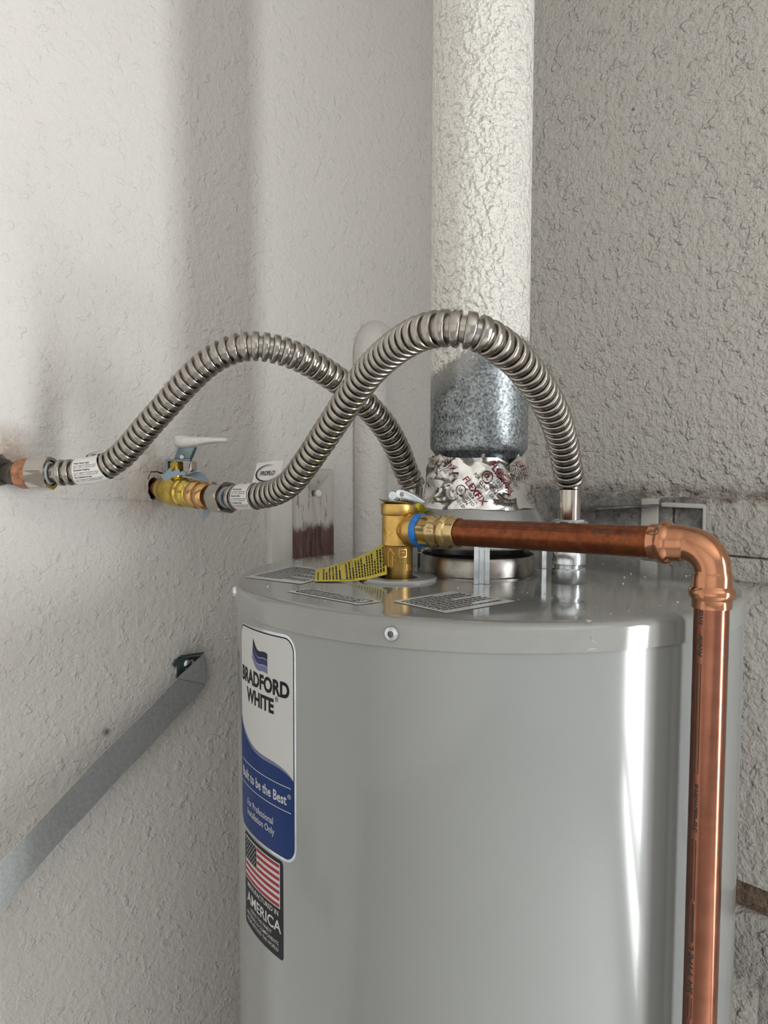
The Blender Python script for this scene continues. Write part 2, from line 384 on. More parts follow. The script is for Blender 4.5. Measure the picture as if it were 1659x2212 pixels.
def wrap(bm, fn, stepx=None, stepy=None):
    for axis, st in ((0, stepx), (1, stepy)):
        if not st: continue
        lo_ = min(v.co[axis] for v in bm.verts); hi_ = max(v.co[axis] for v in bm.verts)
        k = math.floor(lo_/st)+1
        while k*st < hi_:
            no = Vector((1, 0, 0)) if axis == 0 else Vector((0, 1, 0))
            bmesh.ops.bisect_plane(bm, geom=list(bm.verts)+list(bm.edges)+list(bm.faces), plane_co=no*(k*st), plane_no=no, dist=1e-7)
            k += 1
    for v in bm.verts: v.co = fn(v.co.x, v.co.y)
def printed(name, draw, fn, mat, parent, stepx=None, stepy=None):
    bm = bmesh.new(); draw(bm); wrap(bm, fn, stepx, stepy); return finish(bm, name, mat, parent, smooth=True, recalc=False)

# ------------------------------------------------------------------ the setting
bm = bmesh.new(); HT = 2.75
wall_box(bm, LP0, LDIR, LN, -3.2, 0.569+0.12, 0, HT, -0.12, 0)
wallL = struct(finish(bm, 'wall_left', m_plL, smooth=False))
bm = bmesh.new()
(ws0, ws1), (wz0, wz1) = WIN_S, WIN_Z
wall_box(bm, CORNER, RDIR, RN, 0, ws0, 0, HT, -0.12, 0); wall_box(bm, CORNER, RDIR, RN, ws1, 4.2, 0, HT, -0.12, 0)
wall_box(bm, CORNER, RDIR, RN, ws0, ws1, 0, wz0, -0.12, 0); wall_box(bm, CORNER, RDIR, RN, ws0, ws1, wz1, HT, -0.12, 0)
wallR = struct(finish(bm, 'wall_right', m_plR, smooth=False))
Fc = CORNER
def quadslab(name, z0, z1, mat):
    bm = bmesh.new(); vs = []
    for z in (z0, z1):
        for (a, b) in ((0, 0), (1, 0), (1, 1), (0, 1)):
            vs.append(bm.verts.new(CORNER - LDIR*3.77*a + RDIR*4.2*b + Vector((0, 0, z))))
    for f in ((0, 1, 2, 3), (4, 7, 6, 5), (0, 4, 5, 1), (1, 5, 6, 2), (2, 6, 7, 3), (3, 7, 4, 0)): bm.faces.new([vs[i] for i in f])
    return struct(finish(bm, name, mat, smooth=False))
bm = bmesh.new(); wall_box(bm, CORNER - LDIR*3.77, RDIR, -RN, 0, 4.2, 0, HT, -0.12, 0)
struct(finish(bm, 'wall_light_blocker', m_ceil, smooth=False))  # unseen wall, added so sky light enters only at the room's open end
quadslab('floor', -0.1, 0.0, m_floor); quadslab('ceiling', HT, HT+0.1, m_ceil)
bm = bmesh.new(); t_ = 0.05
for (a, b, c, d) in ((ws0, ws0+t_, wz0, wz1), (ws1-t_, ws1, wz0, wz1), (ws0+t_, ws1-t_, wz1-t_, wz1), (ws0+t_, ws1-t_, wz0, wz0+t_), (ws0+t_, ws1-t_, .50, .57)):
    wall_box(bm, CORNER, RDIR, RN, a, b, c, d, -0.055, 0.01)
struct(finish(bm, 'window_1', m_white, smooth=False))

# block courses below the plaster on the right wall
def rz(py, off=.02, px=1640): return PR(px, py, off).z
def rs(px, py=1150, off=.015): return (PR(px, py, off)-CORNER).dot(RDIR)
zs = [rz(1080), rz(1207), rz(1262), rz(1935), rz(1990), rz(2140)]
S_END = 1.05
def block(s0, s1, z0, z1, d, mat, bev=0.004, name='block'):
    return boxo(name, CORNER, RDIR, RN, s0, s1, z0, z1, -0.01, d, mat, wallR, bev)
sA, sB, sC, sD, sE = rs(1381), rs(1418), rs(1446), rs(1451), rs(1521)
block(0.02, sA, zs[1], zs[0]+.004, .010, m_bare, .003)
block(sA, sB, zs[1], zs[0]-.004, .013, m_board, .002)
block(sB, sC, zs[1], zs[0]-.002, .011, m_bare, .003)
block(sD, sE, zs[1], zs[0]-.001, .011, m_bare, .003)
block(sE+.002, S_END, zs[1]+.0004, zs[0], .020, m_block, .005)
boxo('ledge_edge', CORNER, RDIR, RN, rs(1432), sE+.002, rz(1094, .02, 1475)-.0015, rz(1090, .02, 1475)+.0015, 0, .021, m_board, wallR, .001)
boxo('ledge_edge', CORNER, RDIR, RN, sE, sE+.0035, zs[1], rz(1090, .02, 1475), 0, .021, m_board, wallR, .001)
block(sE+.02, .62, zs[2], zs[1]-.0004, .020, m_block, .006); block(.623, S_END, zs[2], zs[1]-.0004, .019, m_block, .006)
block(0.02, sE+.018, zs[2], zs[1]-.001, .012, m_bare, .004)
block(0.02, .50, zs[3], zs[2], .006, m_block, .004); block(.502, S_END, zs[3], zs[2], .007, m_block, .004)
block(0.02, S_END, zs[4], zs[3], .001, m_mortar, 0, 'mortar_joint')
block(0.02, .33, zs[5], zs[4]-.001, .014, m_block, .006); block(.332, S_END, zs[5], zs[4]-.001, .013, m_block, .006)
block(0.02, .45, zs[5]-.10, zs[5]-.0005, .003, m_block, .003); block(.452, S_END, zs[5]-.10, zs[5]-.0005, .002, m_block, .003)
p0, p1 = PR(1256, 1101, .03), PR(1432, 1094, .022)
a, b_, c, d_ = PR(1240, 1100, .04), PR(1292, 1101, .04), PR(1432, 1092, .02), PR(1432, 1092, -.002)
t_ = Vector((0, 0, .0022))
sl = prism('metal_strip', [a, b_, c, d_, PR(1240, 1097, -.002)], t_, m_steel, None)
tag(sl, 'thin dull metal strip lying along the ledge of bare grey block', 'metal strip')

# left wall: plaster patch, hole, boards, painted pipe
patch = prism('plaster_patch', [PL(-70, 961), PL(120, 966), PL(345, 984), PL(352, 1030), PL(340, 1083), PL(160, 1077), PL(-70, 1071)], LN*0.0012, m_plL, wallL, bevel=.0005)
def hole_in(target, cutters):
    for c in cutters:
        m = target.modifiers.new('hole', 'BOOLEAN'); m.operation = 'DIFFERENCE'; m.solver = 'EXACT'; m.object = c
    me = bpy.data.meshes.new_from_object(target.evaluated_get(bpy.context.evaluated_depsgraph_get()))
    target.modifiers.clear(); target.data = me
def drop(objs):
    for c in objs:
        d = c.data; bpy.data.objects.remove(c); bpy.data.meshes.remove(d)
cut_ = [prism('cutter', [PL(332+12*math.cos(a), 1055+25*math.sin(a)) + LN*.02 + LDIR*random.uniform(-.0012, .0012) for a in [2*PI*q/18 for q in range(18)]], LN*-.11, m_plL),
        prism('cutter', [PL(x, y) + LN*.02 for x, y in ((318, 1034), (324, 1018.5), (340, 1018), (352, 1021), (353, 1024), (344, 1023), (338, 1020), (325, 1021), (320, 1036))], LN*-.05, m_plL),
        prism('cutter', [PL(-8, 1018) + LN*.02 + LDIR*(.0165*math.cos(a)) + Vector((0, 0, .0165*math.sin(a)*random.uniform(.9, 1.12))) for a in [2*PI*q/20 for q in range(20)]], LN*-.11, m_plL)]
hole_in(wallL, cut_); hole_in(patch, cut_); drop(cut_)
def lsz(px, py, off=0.0): p = PL(px, py, off); return (p-LP0).dot(LDIR), p.z
def lbox(name, x0, x1, ytop, ybot, d, mat, parent, bev):
    s0, zt = lsz(x0, ytop, d); s1, _ = lsz(x1, ytop, d); zb = lsz((x0+x1)/2, ybot, d)[1]
    return boxo(name, LP0, LDIR, LN, s0, s1, zb, zt, -.002, d, mat, parent, bev)
bo = lbox('trim_board', 586, 638, 1046, 1330, .012, m_board, None, .0015)
tag(bo, 'plain painted board standing against the wall beside the worn wood', 'board')
wt = thing('wooden_batten', 'worn wooden batten with peeling paint, a nail and a bare brown foot', 'batten', PL(680, 1300))
plank = lbox('plank', 640, 723, 1014, 1330, .020, m_wood, wt, .003)
nl = PL(688, 1066, .020); lathe('nail', nl, LN, [(.0, -.004), (.0048, -.004), (.0048, .0008), (.0035, .002), (.0, .0022)], m_white, wt, 20)
cn = lathe('cutter', PL(679, 1066, .020) - LN*.010, LN, [(.0045, 0), (.0045, .02)], m_wood, None, 16)
hole_in(plank, [cn]); drop([cn])
pr = .024
pc = lambda x, y, o=.008: PL(x, y, o)
pp = thing('painted_pipe', 'pipe painted over in wall colour, bending into the wall at its top', 'pipe', pc(800, 1300))
top_ = pc(800, 770); bpts = [pc(800, 1330), pc(800, 1000), top_]
for k in range(1, 9):
    a_ = k/8*PI/2; bpts.append(top_ + Vector((0, 0, .03*math.sin(a_))) + (LDIR*.8-LN*.6)*(.03*(1-math.cos(a_))))
bpts.append(bpts[-1] + (LDIR*.8-LN*.6)*.05)
tube('pipe', bpts, pr, m_plL, pp, 28, 70)

# ------------------------------------------------------------------ water heater
HC = Vector((0.0902, 0.7235, 0)); HR = 0.2235
up = Vector((0, 0, 1))
hw = thing('water_heater', 'grey enamelled tank water heater with white and blue front label', 'water heater', (HC.x, HC.y, 0))
lathe('jacket', HC, up, [(HR-.001, 0.0), (HR-.001, Z0-.012)], m_grey, hw, 192, False)
prof = [(HR+.0006, Z0-.0192), (HR+.0006, Z0-.0060)]
for k in range(1, 9):
    a_ = k/8*PI/2; prof.append((HR+.0006-.0045*(1-math.cos(a_)), Z0-.0045-.0015*(1-k/8)+.0045*math.sin(a_)-0.0))
prof += [(HR-.012, Z0+.0001), (HR-.05, Z0)]
TP = Vector((.0126, .696, Z0)); FL = Vector((.0885, .7400, Z0)); fr = .0540
bm = bmesh.new(); add_lathe(bm, HC, up, [(HR-.004, Z0-.0195)] + prof, 192, False)
rim_ = [e for e in bm.edges if e.is_boundary and all(abs(v.co.z-Z0) < 1e-5 and (v.co.xy-HC.xy).length < HR-.045 for v in e.verts)]
for c_, r_ in ((TP, .0177), (FL, fr-.010)):         # openings for the relief valve and the flue
    vs_ = [bm.verts.new(c_ + Vector((r_*math.cos(2*PI*q/64), r_*math.sin(2*PI*q/64), 0))) for q in range(64)]
    rim_ += [bm.edges.new((vs_[q], vs_[(q+1) % 64])) for q in range(64)]
bmesh.ops.triangle_fill(bm, use_beauty=True, use_dissolve=False, edges=rim_)
finish(bm, 'lid', m_lid, hw)
def cmap(r): return lambda u, z: Vector((HC.x + r*math.sin(u/HR), HC.y - r*math.cos(u/HR), Z0 + z))
def U(deg): return HR*math.radians(deg)
# lid screws
for sname, (px, py) in (('screw', (848, 1369)), ('screw', (503, 1282))):
    phi = {848: -22.2, 503: -77.0}[px]; zz = {848: -.0100, 503: -.0080}[px]
    n_ = Vector((math.sin(math.radians(phi)), -math.cos(math.radians(phi)), 0)); o_ = HC + n_*(HR) + Vector((0, 0, Z0+zz))
    sc_ = lathe(sname, o_, n_, [(.0052, 0), (.0052, .0008), (.0046, .0022), (.0030, .0030), (.0022, .0031), (.0020, .0024), (.0019, -.0030), (0, -.0030)], m_zinc, hw, 32)
# paint chips on the lid's edge
for pts in ([(1265, 1340.5), (1272, 1338.5), (1279, 1340.5), (1273, 1344.5)], [(1275, 1375), (1279, 1377), (1282, 1384), (1289, 1389), (1281, 1387), (1277, 1382)], [(1262, 1404.5), (1276, 1400), (1290, 1400), (1278, 1404)]):
    def onlid(px, py):
        d = ray(px, py); c = Vector((CP.x-HC.x, CP.y-HC.y)); dd = Vector((d.x, d.y)); RR = HR+.0008
        A_ = dd.dot(dd); B_ = c.dot(dd); C_ = c.dot(c)-RR*RR; t = (-B_-math.sqrt(B_*B_-A_*C_))/A_; return CP + d*t
    q = [onlid(*p) for p in pts]; prism('paint_chip', q, (0, .0004, 0), m_steel, hw)

# main label
TILT = lambda u, z: (u, z + (u-U(-57))*0.045)
def lab(r): f = cmap(r); return lambda u, z: f(*TILT(u, z))
L0, L1, ZT, ZB = U(-69.2), U(-44.3), -.0275, -.1945
def ring2(bm, out, inn):
    vo_ = [bm.verts.new((x, y, 0)) for x, y in out]; vi_ = [bm.verts.new((x, y, 0)) for x, y in inn]; n = len(out)
    for i in range(n): bm.faces.new((vo_[i], vo_[(i+1) % n], vi_[(i+1) % n], vi_[i]))
RB = HR - .001
ml = printed('brand_label', lambda bm: poly2(bm, rrect(L0, ZB, L1, ZT, .011)), lab(RB+.00012), m_lwhite, hw, .003)
printed('border', lambda bm: ring2(bm, rrect(L0-.0004, ZB-.0004, L1+.0004, ZT+.0004, .0112), rrect(L0+.0006, ZB+.0006, L1-.0006, ZT-.0006, .0104)), lab(RB+.00018), m_ink, ml, .003)
printed('border', lambda bm: ring2(bm, rrect(L0-.0026, ZB-.0026, L1+.0026, ZT+.0026, .0134), rrect(L0-.0004, ZB-.0004, L1+.0004, ZT+.0004, .0112)), lab(RB+.00012), m_zinc, ml, .003)
wave = [(-69.2, -.101), (-68.7, -.1055), (-68, -.109), (-66, -.114), (-63.9, -.1178), (-61.5, -.121), (-59.5, -.1226), (-57, -.1236), (-55, -.1240), (-53, -.1242), (-51.2, -.1246), (-49, -.1256), (-47, -.1276), (-45.6, -.130), (-44.3, -.1335)]
def blue(bm):
    ptsb = [(U(a), z) for a, z in wave]
    low = [p for p in rrect(L0, ZB, L1, ZT, .0108) if p[1] < -.15]
    lowL = sorted([p for p in low if p[0] < (L0+L1)/2], key=lambda p: (p[0], -p[1])); lowR = sorted([p for p in low if p[0] >= (L0+L1)/2], key=lambda p: p[0])
    full = ptsb + list(reversed(lowR)) + list(reversed(lowL))
    poly2(bm, full)
    bmesh.ops.triangulate(bm, faces=bm.faces)
printed('blue_field', blue, lab(RB+.00020), m_lblue, ml, .003)
def wedge(bm):
    up_ = [(U(a), z) for a, z in wave]; n = len(up_)
    for i in range(n-1):
        f0 = math.sin(PI*i/(n-1))*.0026+.0004; f1 = math.sin(PI*(i+1)/(n-1))*.0026+.0004
        poly2(bm, [(up_[i][0], up_[i][1]), (up_[i+1][0], up_[i+1][1]), (up_[i+1][0], up_[i+1][1]-f1), (up_[i][0], up_[i][1]-f0)])
printed('wave_shading', wedge, lab(RB+.00026), m_lpale, ml, .003)
def emb(k0, k1):
    def dr(bm):
        n = 12; x0, x1 = U(-60.0), U(-53.3)
        wv = lambda t: .0030*math.sin(t*2*PI)*1.0
        for i in range(n):
            ta, tb = i/n, (i+1)/n
            def pt(t, k):
                top = -.0342 - .0085*t + wv(t)*-.55 - .0042*math.sin(t*PI)
                x = x0 + (x1-x0)*t - (k/3)*.0022*(1-t)*1.2
                return (x + (.0016 if k == 0 else 0)*(1-t), top - k*.0054 + (0.0035*(1-t)**2 if k == 0 else 0) - (.0022*t**2 if k == 3 else 0))
            poly2(bm, [pt(ta, k0+.05), pt(tb, k0+.05), pt(tb, k1-.05), pt(ta, k1-.05)])
    return dr
printed('emblem', emb(0, 1), lab(RB+.00026), m_navy, ml)
printed('emblem', emb(1, 2), lab(RB+.00026), m_lmid, ml)
printed('emblem', emb(2, 3), lab(RB+.00026), m_lpale, ml)
def brand(bm):
    text2(bm, 'BRADFORD', U(-67.9), U(-45.6), -.0722, .0112, .040)
    text2(bm, 'WHITE', U(-64.3), U(-50.9), -.0872, .0108, .040)
    text2(bm, '®', U(-50.4), U(-49.3), -.0775, .0040)
printed('lettering', brand, lab(RB+.00026), m_ink, ml, .003)
def slog(bm):
    text2(bm, 'Built to be the Best', U(-67.9), U(-46.6), -.1533, .0078, .018)
    text2(bm, '®', U(-46.3), U(-45.2), -.1478, .0034)
    for z in (-.1398, -.1585): poly2(bm, [(L0+.001, z), (U(-45.2), z), (U(-45.2), z+.0006), (L0+.001, z+.0006)])
    text2(bm, 'For Professional', U(-64.2), U(-51.4), -.1738, .0056, .006)
    text2(bm, 'Installation Only', U(-64.2), U(-50.9), -.1818, .0056, .006)
printed('lettering', slog, lab(RB+.00032), m_lwhite, ml, .003)
# flag label
A0, A1, AT, AB = U(-66.6), U(-47.9), -.1985, -.2765
al = printed('origin_label', lambda bm: poly2(bm, rrect(A0, AB, A1, AT, .0035)), lab(RB+.00012), m_lblack, hw, .003)
fx0, fx1, ft, fb = U(-66.0), U(-49.0), -.2015, -.2370
printed('flag_field', lambda bm: poly2(bm, [(fx0, fb), (fx1, fb), (fx1, ft), (fx0, ft)]), lab(RB+.00020), m_lwhite, al, .003)
sh = (ft-fb-.002)/13; cx_ = U(-59.0)
def stripes(bm):
    for i in range(0, 13, 2):
        y1 = ft-.001-i*sh; xa = cx_+.0008 if i < 7 else fx0+.0008
        poly2(bm, [(xa, y1-sh), (fx1-.0008, y1-sh), (fx1-.0008, y1), (xa, y1)])
printed('red_stripes', stripes, lab(RB+.00032), m_lred, al, .003)
printed('canton', lambda bm: poly2(bm, [(fx0+.0008, ft-.001-7*sh), (cx_, ft-.001-7*sh), (cx_, ft-.001), (fx0+.0008, ft-.001)]), lab(RB+.00038), m_lblack, al, .003)
def stars(bm):
    w_ = cx_-fx0-.0008; h_ = 7*sh
    for r in range(9):
        for c in range(6 if r % 2 == 0 else 5):
            x = fx0+.0008+w_*((c+ (.5 if r % 2 == 0 else 1))/6); y = ft-.001-h_*((r+.5)/9)
            poly2(bm, [(x+.0007*math.cos(2*PI*k/5+PI/2), y+.0007*math.sin(2*PI*k/5+PI/2)) for k in range(5)])
printed('stars', stars, lab(RB+.00044), m_lwhite, al)
def made(bm):
    text2(bm, 'MANUFACTURED IN', U(-64.6), U(-49.6), -.2432, .0040, .012)
    text2(bm, 'AMERICA', U(-65.0), U(-48.6), -.2558, .0088, .016)
    text2(bm, 'USING THE FINEST', U(-62.8), U(-52.2), -.2617, .0030, .004)
    text2(bm, 'MATERIALS & COMPONENTS', U(-65.0), U(-49.6), -.2667, .0030, .004)
    text2(bm, 'FROM AROUND THE WORLD', U(-65.0), U(-49.6), -.2716, .0030, .004)
printed('lettering', made, lab(RB+.00026), m_lwhite, al, .003)

# stickers on the lid
m_clear = simple('sticker_film', (0.56, 0.56, 0.545), 0.28)
def bilin(c, z): return lambda u, v: ((c[0]*(1-u)+c[1]*u)*(1-v) + (c[3]*(1-u)+c[2]*u)*v) + Vector((0, 0, z))
def sticker(corners, rows, box=None, seed=1, fill=.9):
    q = [PZ(x, y, Z0+.0002) for x, y in corners]
    st = printed('lid_sticker', lambda bm: poly2(bm, rrect(0, 0, 1, 1, .04)), bilin(q, .0002), m_clear, hw)
    rnd = random.Random(seed)
    def dr(bm):
        for i in range(rows):
            y = .10 + .80*(i+.5)/rows; x = .06; hh = .80/rows*.40; end = fill if (i+seed) % 4 else fill*.6
            while x < end:
                w_ = rnd.uniform(.02, .07)
                poly2(bm, [(x, y), (min(x+w_, end), y), (min(x+w_, end), y+hh), (x, y+hh)]); x += w_ + .012
        if box:
            x0, y0, x1, y1, t = box
            ring2(bm, rrect(x0, y0, x1, y1, .05), rrect(x0+t*.35, y0+t, x1-t*.35, y1-t, .045))
    printed('print', dr, bilin(q, .0005), m_ink, st)
sticker([(965, 1325), (1117, 1299), (977, 1277), (846, 1299)], 10, seed=3, fill=.94)
sticker([(618, 1278), (775, 1307), (824, 1300), (669, 1272)], 4, (.05, .22, .95, .88, .05), 5, .88)
sticker([(527, 1247), (650, 1262), (745, 1238), (640, 1221)], 16, seed=8, fill=.94)
# relief-valve opening ring, flue collar, nipples
lathe('valve_grommet', TP, up, [(.0352, 0), (.0352, .0012), (.034, .0026), (.019, .0022), (.0178, .0015), (.0176, .0003)], m_gask, hw, 64, False)
lathe('grommet_well', TP, up, [(.0177, .0006), (.0177, -.030)], m_gask, hw, 48, False)
lathe('flue_collar', FL, up, [(fr+.003, .0), (fr+.003, .0012), (fr, .002), (fr, .0150), (fr-.0015, .0185), (fr-.005, .0205), (fr-.009, .0208), (fr-.010, .0195), (fr-.010, .001)], m_steel, hw, 96, False)
lathe('flue_tube', FL, up, [(fr-.010, .002), (fr-.010, -.60)], m_steel, hw, 48, False)
NR = Vector((.1605, .6795, Z0)); NL = Vector((.0300, .8080, Z0))
def nipple(o):
    th = [(.0118, .028)]
    for i in range(6): th += [(.0132, .0286+i*.0016), (.0126, .0294+i*.0016)]
    lathe('nipple', o, up, [(.0142, 0), (.0145, .0006), (.0145, .0118), (.0138, .0126), (.0124, .0128), (.0124, .0156), (.0138, .0158), (.0145, .0166), (.0145, .0268), (.0138, .0278), (.0118, .028)] + th[1:] + [(.0118, .044)], m_zinc, hw, 48, True)
nipple(NR); nipple(NL)

# ------------------------------------------------------------------ corrugated connectors
OD, ID, PITCH_H = .0128, .0094, .0082
def corr(s0, s1, flat=0.0):
    out = []; n = max(1, round((s1-s0)/PITCH_H)); p = (s1-s0)/n; W = .70
    for i in range(n):
        for t in (0, .010, .035, .09, .18, .35, .52, .61, .665, .69, .70, .76, .94):
            x = abs(t/W*2-1)
            r = ID + (OD-ID)*(max(0, 1-x**6))**.5 if t < W else ID
            out.append((s0+(i+t)*p, r))
    out.append((s1, ID)); return out
def hose(label, pts, nip, label_s, straight, nutA, tab_px, seed):
    """pts: way points from the wall union to just above the nipple"""
    t = thing('flexible_connector', label, 'hose', nip, None)
    pth = Path(catmull(pts, 16))
    sEnd = pth.L - .006
    bm = bmesh.new(); sm = [(0, .0093), (straight, .0093)] + corr(straight+.0005, sEnd) + [(pth.L, .0093)]
    sweep(bm, pth, sm, 36); finish(bm, 'corrugated_tube', m_stain, t, angle=50)
    # straight end sleeve and its union nut on the nipple
    top = pth.at(pth.L)
    lathe('end_sleeve', (nip.x, nip.y, Z0+.050), up, [(.0093, 0), (.0093, top.z-Z0-.050+.001)], m_chrome, t, 36)
    lathe('washer', (nip.x, nip.y, Z0+.0530), up, [(.0100, 0), (.0125, .0002), (.0125, .0016), (.0100, .0018)], m_rub, t, 36)
    hexnut('union_nut', (nip.x, nip.y, Z0+.0385), up, .0172, .0148, m_chrome, t, hole=None)
    # nut at the wall end
    a_ = pth.tan(.004); c0 = pth.at(0)
    hexnut('union_nut', c0 - a_*.0175, a_, .0176, .0200, m_chrome, t, hole=.0125, rot=.35)
    lathe('washer', c0 - a_*.004, a_, [(.0095, 0), (.0122, .0002), (.0122, .004), (.0108, .0062), (.0094, .0064)], m_rub, t, 36)
    # printed paper label wrapped round the tube, its end standing up as a flag
    (l0, l1) = label_s; LR = OD+.0004
    bm = bmesh.new(); sweep(bm, pth, [(l0+(l1-l0)*i/8, LR) for i in range(9)], 40, False)
    lb = finish(bm, 'paper_label', m_paper, t)
    def tm(u, v):                       # u along the tube, v round it seen from the camera, upwards positive
        s = l0 + u; tt = pth.tan(s); c = pth.at(s); view = (CP-c).normalized()
        e1 = (view - tt*view.dot(tt)).normalized(); e2 = up - tt*up.dot(tt); e2 = (e2 - e1*e2.dot(e1)).normalized(); r = LR+.0002
        return c + (e1*math.cos(v/r) + e2*math.sin(v/r))*r
    Lw = l1-l0
    def wr(bm):
        heads = ['Water Heater Supply', 'Alimentation Chauffe-Eau', 'Para Calentador de Agua']
        for i, h_ in enumerate(heads):
            y = .0078 - i*.0070
            text2(bm, h_, Lw*.06, Lw*.62, y, .0017, .02)
            text2(bm, 'Corrugated Stainless Steel', Lw*.06, Lw*.94, y-.0024, .0013)
            text2(bm, 'FIP x 3/4 in (19.05mm) FIP', Lw*.06, Lw*.88, y-.0044, .0013)
    printed('print', wr, tm, m_ink, lb, stepy=.002)
    q = [PY(x, y, yy) for x, y, yy in tab_px]
    n_ = (q[1]-q[0]).cross(q[3]-q[0]).normalized()
    tb = prism('label_flag', q, n_*.0003, m_paper, t)
    f_ = bilin(q, 0); sg = 1 if n_.dot(CP-q[0]) > 0 else -1
    off = n_*(.0014*sg)
    fm = lambda u, v: f_(u, v) + off
    def logo(bm):
        text2(bm, 'PROFLO', .24, .80, .36, .19, .02, shear=.25)
        for (a0, a1, k) in ((60, 330, 1),):
            prev = None; nn_ = 40
            for i in range(nn_+1):
                a = math.radians(a0 + (a1-a0)*i/nn_); th_ = .045*math.sin(PI*i/nn_)+.004
                o_ = (.48+.40*math.cos(a), .45+.38*math.sin(a)); i_ = (.48+(.40-th_)*math.cos(a), .45+(.38-th_*1.4)*math.sin(a))
                if prev: poly2(bm, [prev[0], o_, i_, prev[1]])
                prev = (o_, i_)
    printed('logo', logo, fm, m_navy, tb)
    return t, pth
cold_px = [(490, 1074.5, .798), (520, 1074, .782), (555, 1071.5, .766), (593, 1064, .748), (627, 1043, .728), (658, 1005, .708), (689, 960, .690), (723, 909, .668), (760, 854, .644), (799, 802, .616),
           (840, 762, .588), (885, 731, .562), (930, 713, .543), (980, 709, .533), (1030, 718, .532), (1080, 745, .542), (1124, 785, .560), (1164, 836, .585), (1194, 890, .613), (1213, 945, .642), (1224, 1000, .666)]
cold = [PY(*p) for p in cold_px]
zc_end = PY(1228, 1060, NR.y).z
cold += [Vector((NR.x, NR.y, PY(1228, 1040, NR.y).z)), Vector((NR.x, NR.y, zc_end))]
hot_px = [(106, 1022, .762), (140, 1021, .760), (180, 1018, .758), (222, 1010, .756), (258, 988, .750), (290, 955, .742), (322, 917, .732), (358, 877, .722), (398, 832, .711), (446, 786, .700), (496, 757, .693),
          (546, 748, .690), (598, 755, .694), (650, 774, .703), (700, 802, .716), (748, 836, .732), (792, 876, .750), (830, 920, .768), (858, 968, .787), (876, 1014, .802)]
hot = [PY(*p) for p in hot_px]
zh_end = PY(890, 1068, NL.y).z
hot += [Vector((NL.x, NL.y, PY(889, 1050, NL.y).z)), Vector((NL.x, NL.y, zh_end))]
hcold, pc_ = hose('stainless corrugated water connector from the brass valve, arching over the copper pipe', cold, NR, (.0235, .0480), .010,
    None, [(544, 1046, .770), (601, 1046, .748), (613, 994, .765), (556, 1001, .790)], 1)
hhot, ph_ = hose('stainless corrugated water connector from the bare pipe stub, crossing behind the other connector', hot, NL, (.0300, .0590), .010,
    None, [(172, 996, .765), (238, 996, .755), (246, 969, .780), (196, 976, .795)], 2)

# ------------------------------------------------------------------ hot stub and cold shut-off valve
c0 = ph_.at(0); a_ = ph_.tan(.004); e_ = c0 - a_*.0175
wall_d = (e_ - LP0).dot(LN); 
st = thing('pipe_stub', 'tarnished copper adapter coming out of the stained hole in the wall', 'pipe fitting', e_ - LN*wall_d)
hexnut('adapter', e_ - a_*.014, a_, .0150, .0150, m_stub, st, rot=.2)
sp_ = e_ - a_*.012; wp = sp_ - LN*((sp_-LP0).dot(LN)+.01)
m_grime = simple('grimy_pipe', (0.10, 0.085, 0.07), 0.7, 0.3, vary=0.5, vscale=150)
tube('stub_tube', [wp, wp.lerp(sp_, .5), sp_ + a_*.004], .0112, m_grime, st, 24, 12)

c0 = pc_.at(0); nutb = c0 - pc_.tan(.004)*.0175
A = PL(331, 1053, -.01); ax = (nutb + pc_.tan(.004)*.002 - A); VL = ax.length; ax.normalize()
sv = thing('shutoff_valve', 'brass ball valve with white lever handle coming out of the wall', 'valve', PL(331, 1053))
S = lambda px: s_at(A, ax, px)
tube('copper_stub', [A, A+ax*S(360)], .0111, m_copper_v, sv, 32, 4)
def vprof(name, lst, mat): return lathe(name, A, ax, [(r, S(px)) for r, px in lst], mat, sv, 48)
vprof('valve_body', [(.0112, 351), (.0128, 352), (.0133, 355), (.0126, 359), (.0124, 360), (.0152, 364), (.0166, 370), (.0170, 379), (.0163, 386), (.0150, 390), (.0150, 394), (.0158, 396), (.0158, 399), (.0142, 401), (.0142, 403)], m_yellow)
vprof('end_bead', [(.0135, 371+31), (.0152, 373+31), (.0158, 377+31), (.0150, 380+31), (.0138, 383+31), (.0136, 384+32), (.0118, 385+33)], m_yellow)
vprof('copper_ring', [(.0112, 412), (.0122, 414), (.0122, 420), (.0112, 421)], m_stub)
vprof('adapter', [(.0118, 418), (.0136, 419), (.0153, 424), (.0155, 430), (.0142, 433), (.0135, 434), (.0135, 437), (.0146, 439), (.0148, 446), (.0140, 449), (.0118, 452)], m_bronze)
# stem, nut, lever
sb = A + ax*S(380); stem_o = sb + Vector((0, 0, .012))
k = lambda px, py, dy=0.0: PY(px, py, sb.y+dy)
lathe('stem', stem_o, up, [(.0075, 0), (.0075, .008), (.005, .0085), (.005, .020)], m_yellow, sv, 24)
zn = k(380, 1019).z
hexnut('packing_nut', Vector((sb.x, sb.y, zn-.002)), up, .0085, k(380, 999).z-zn+.003, m_yellow, sv, rot=.5)
lv = prism('lever_plate', [k(356, 996, .012), k(411, 994, .012), k(411, 995, -.012), k(356, 997, -.012)], (0, 0, .0022), m_plate, sv, bevel=.0006)
prism('lever_stop', [k(356, 996, -.012), k(362, 996, -.012), k(362, 1018, -.012), k(356, 1016, -.012)], (0, .024, 0), m_plate, lv, bevel=.0006)
prism('lever_stop', [k(407, 995, -.012), k(414, 998, -.012), k(415, 1014, -.012), k(410, 1020, -.012), k(408, 1012, -.012)], (0, .024, 0), m_chrome, lv, bevel=.0008)
lr = prism('lever_riser', [k(373, 996, -.010), k(407, 996, -.010), k(420, 966, -.014), k(386, 964, -.014)], (0.003, .0022, 0), m_plate, lv, bevel=.0005)
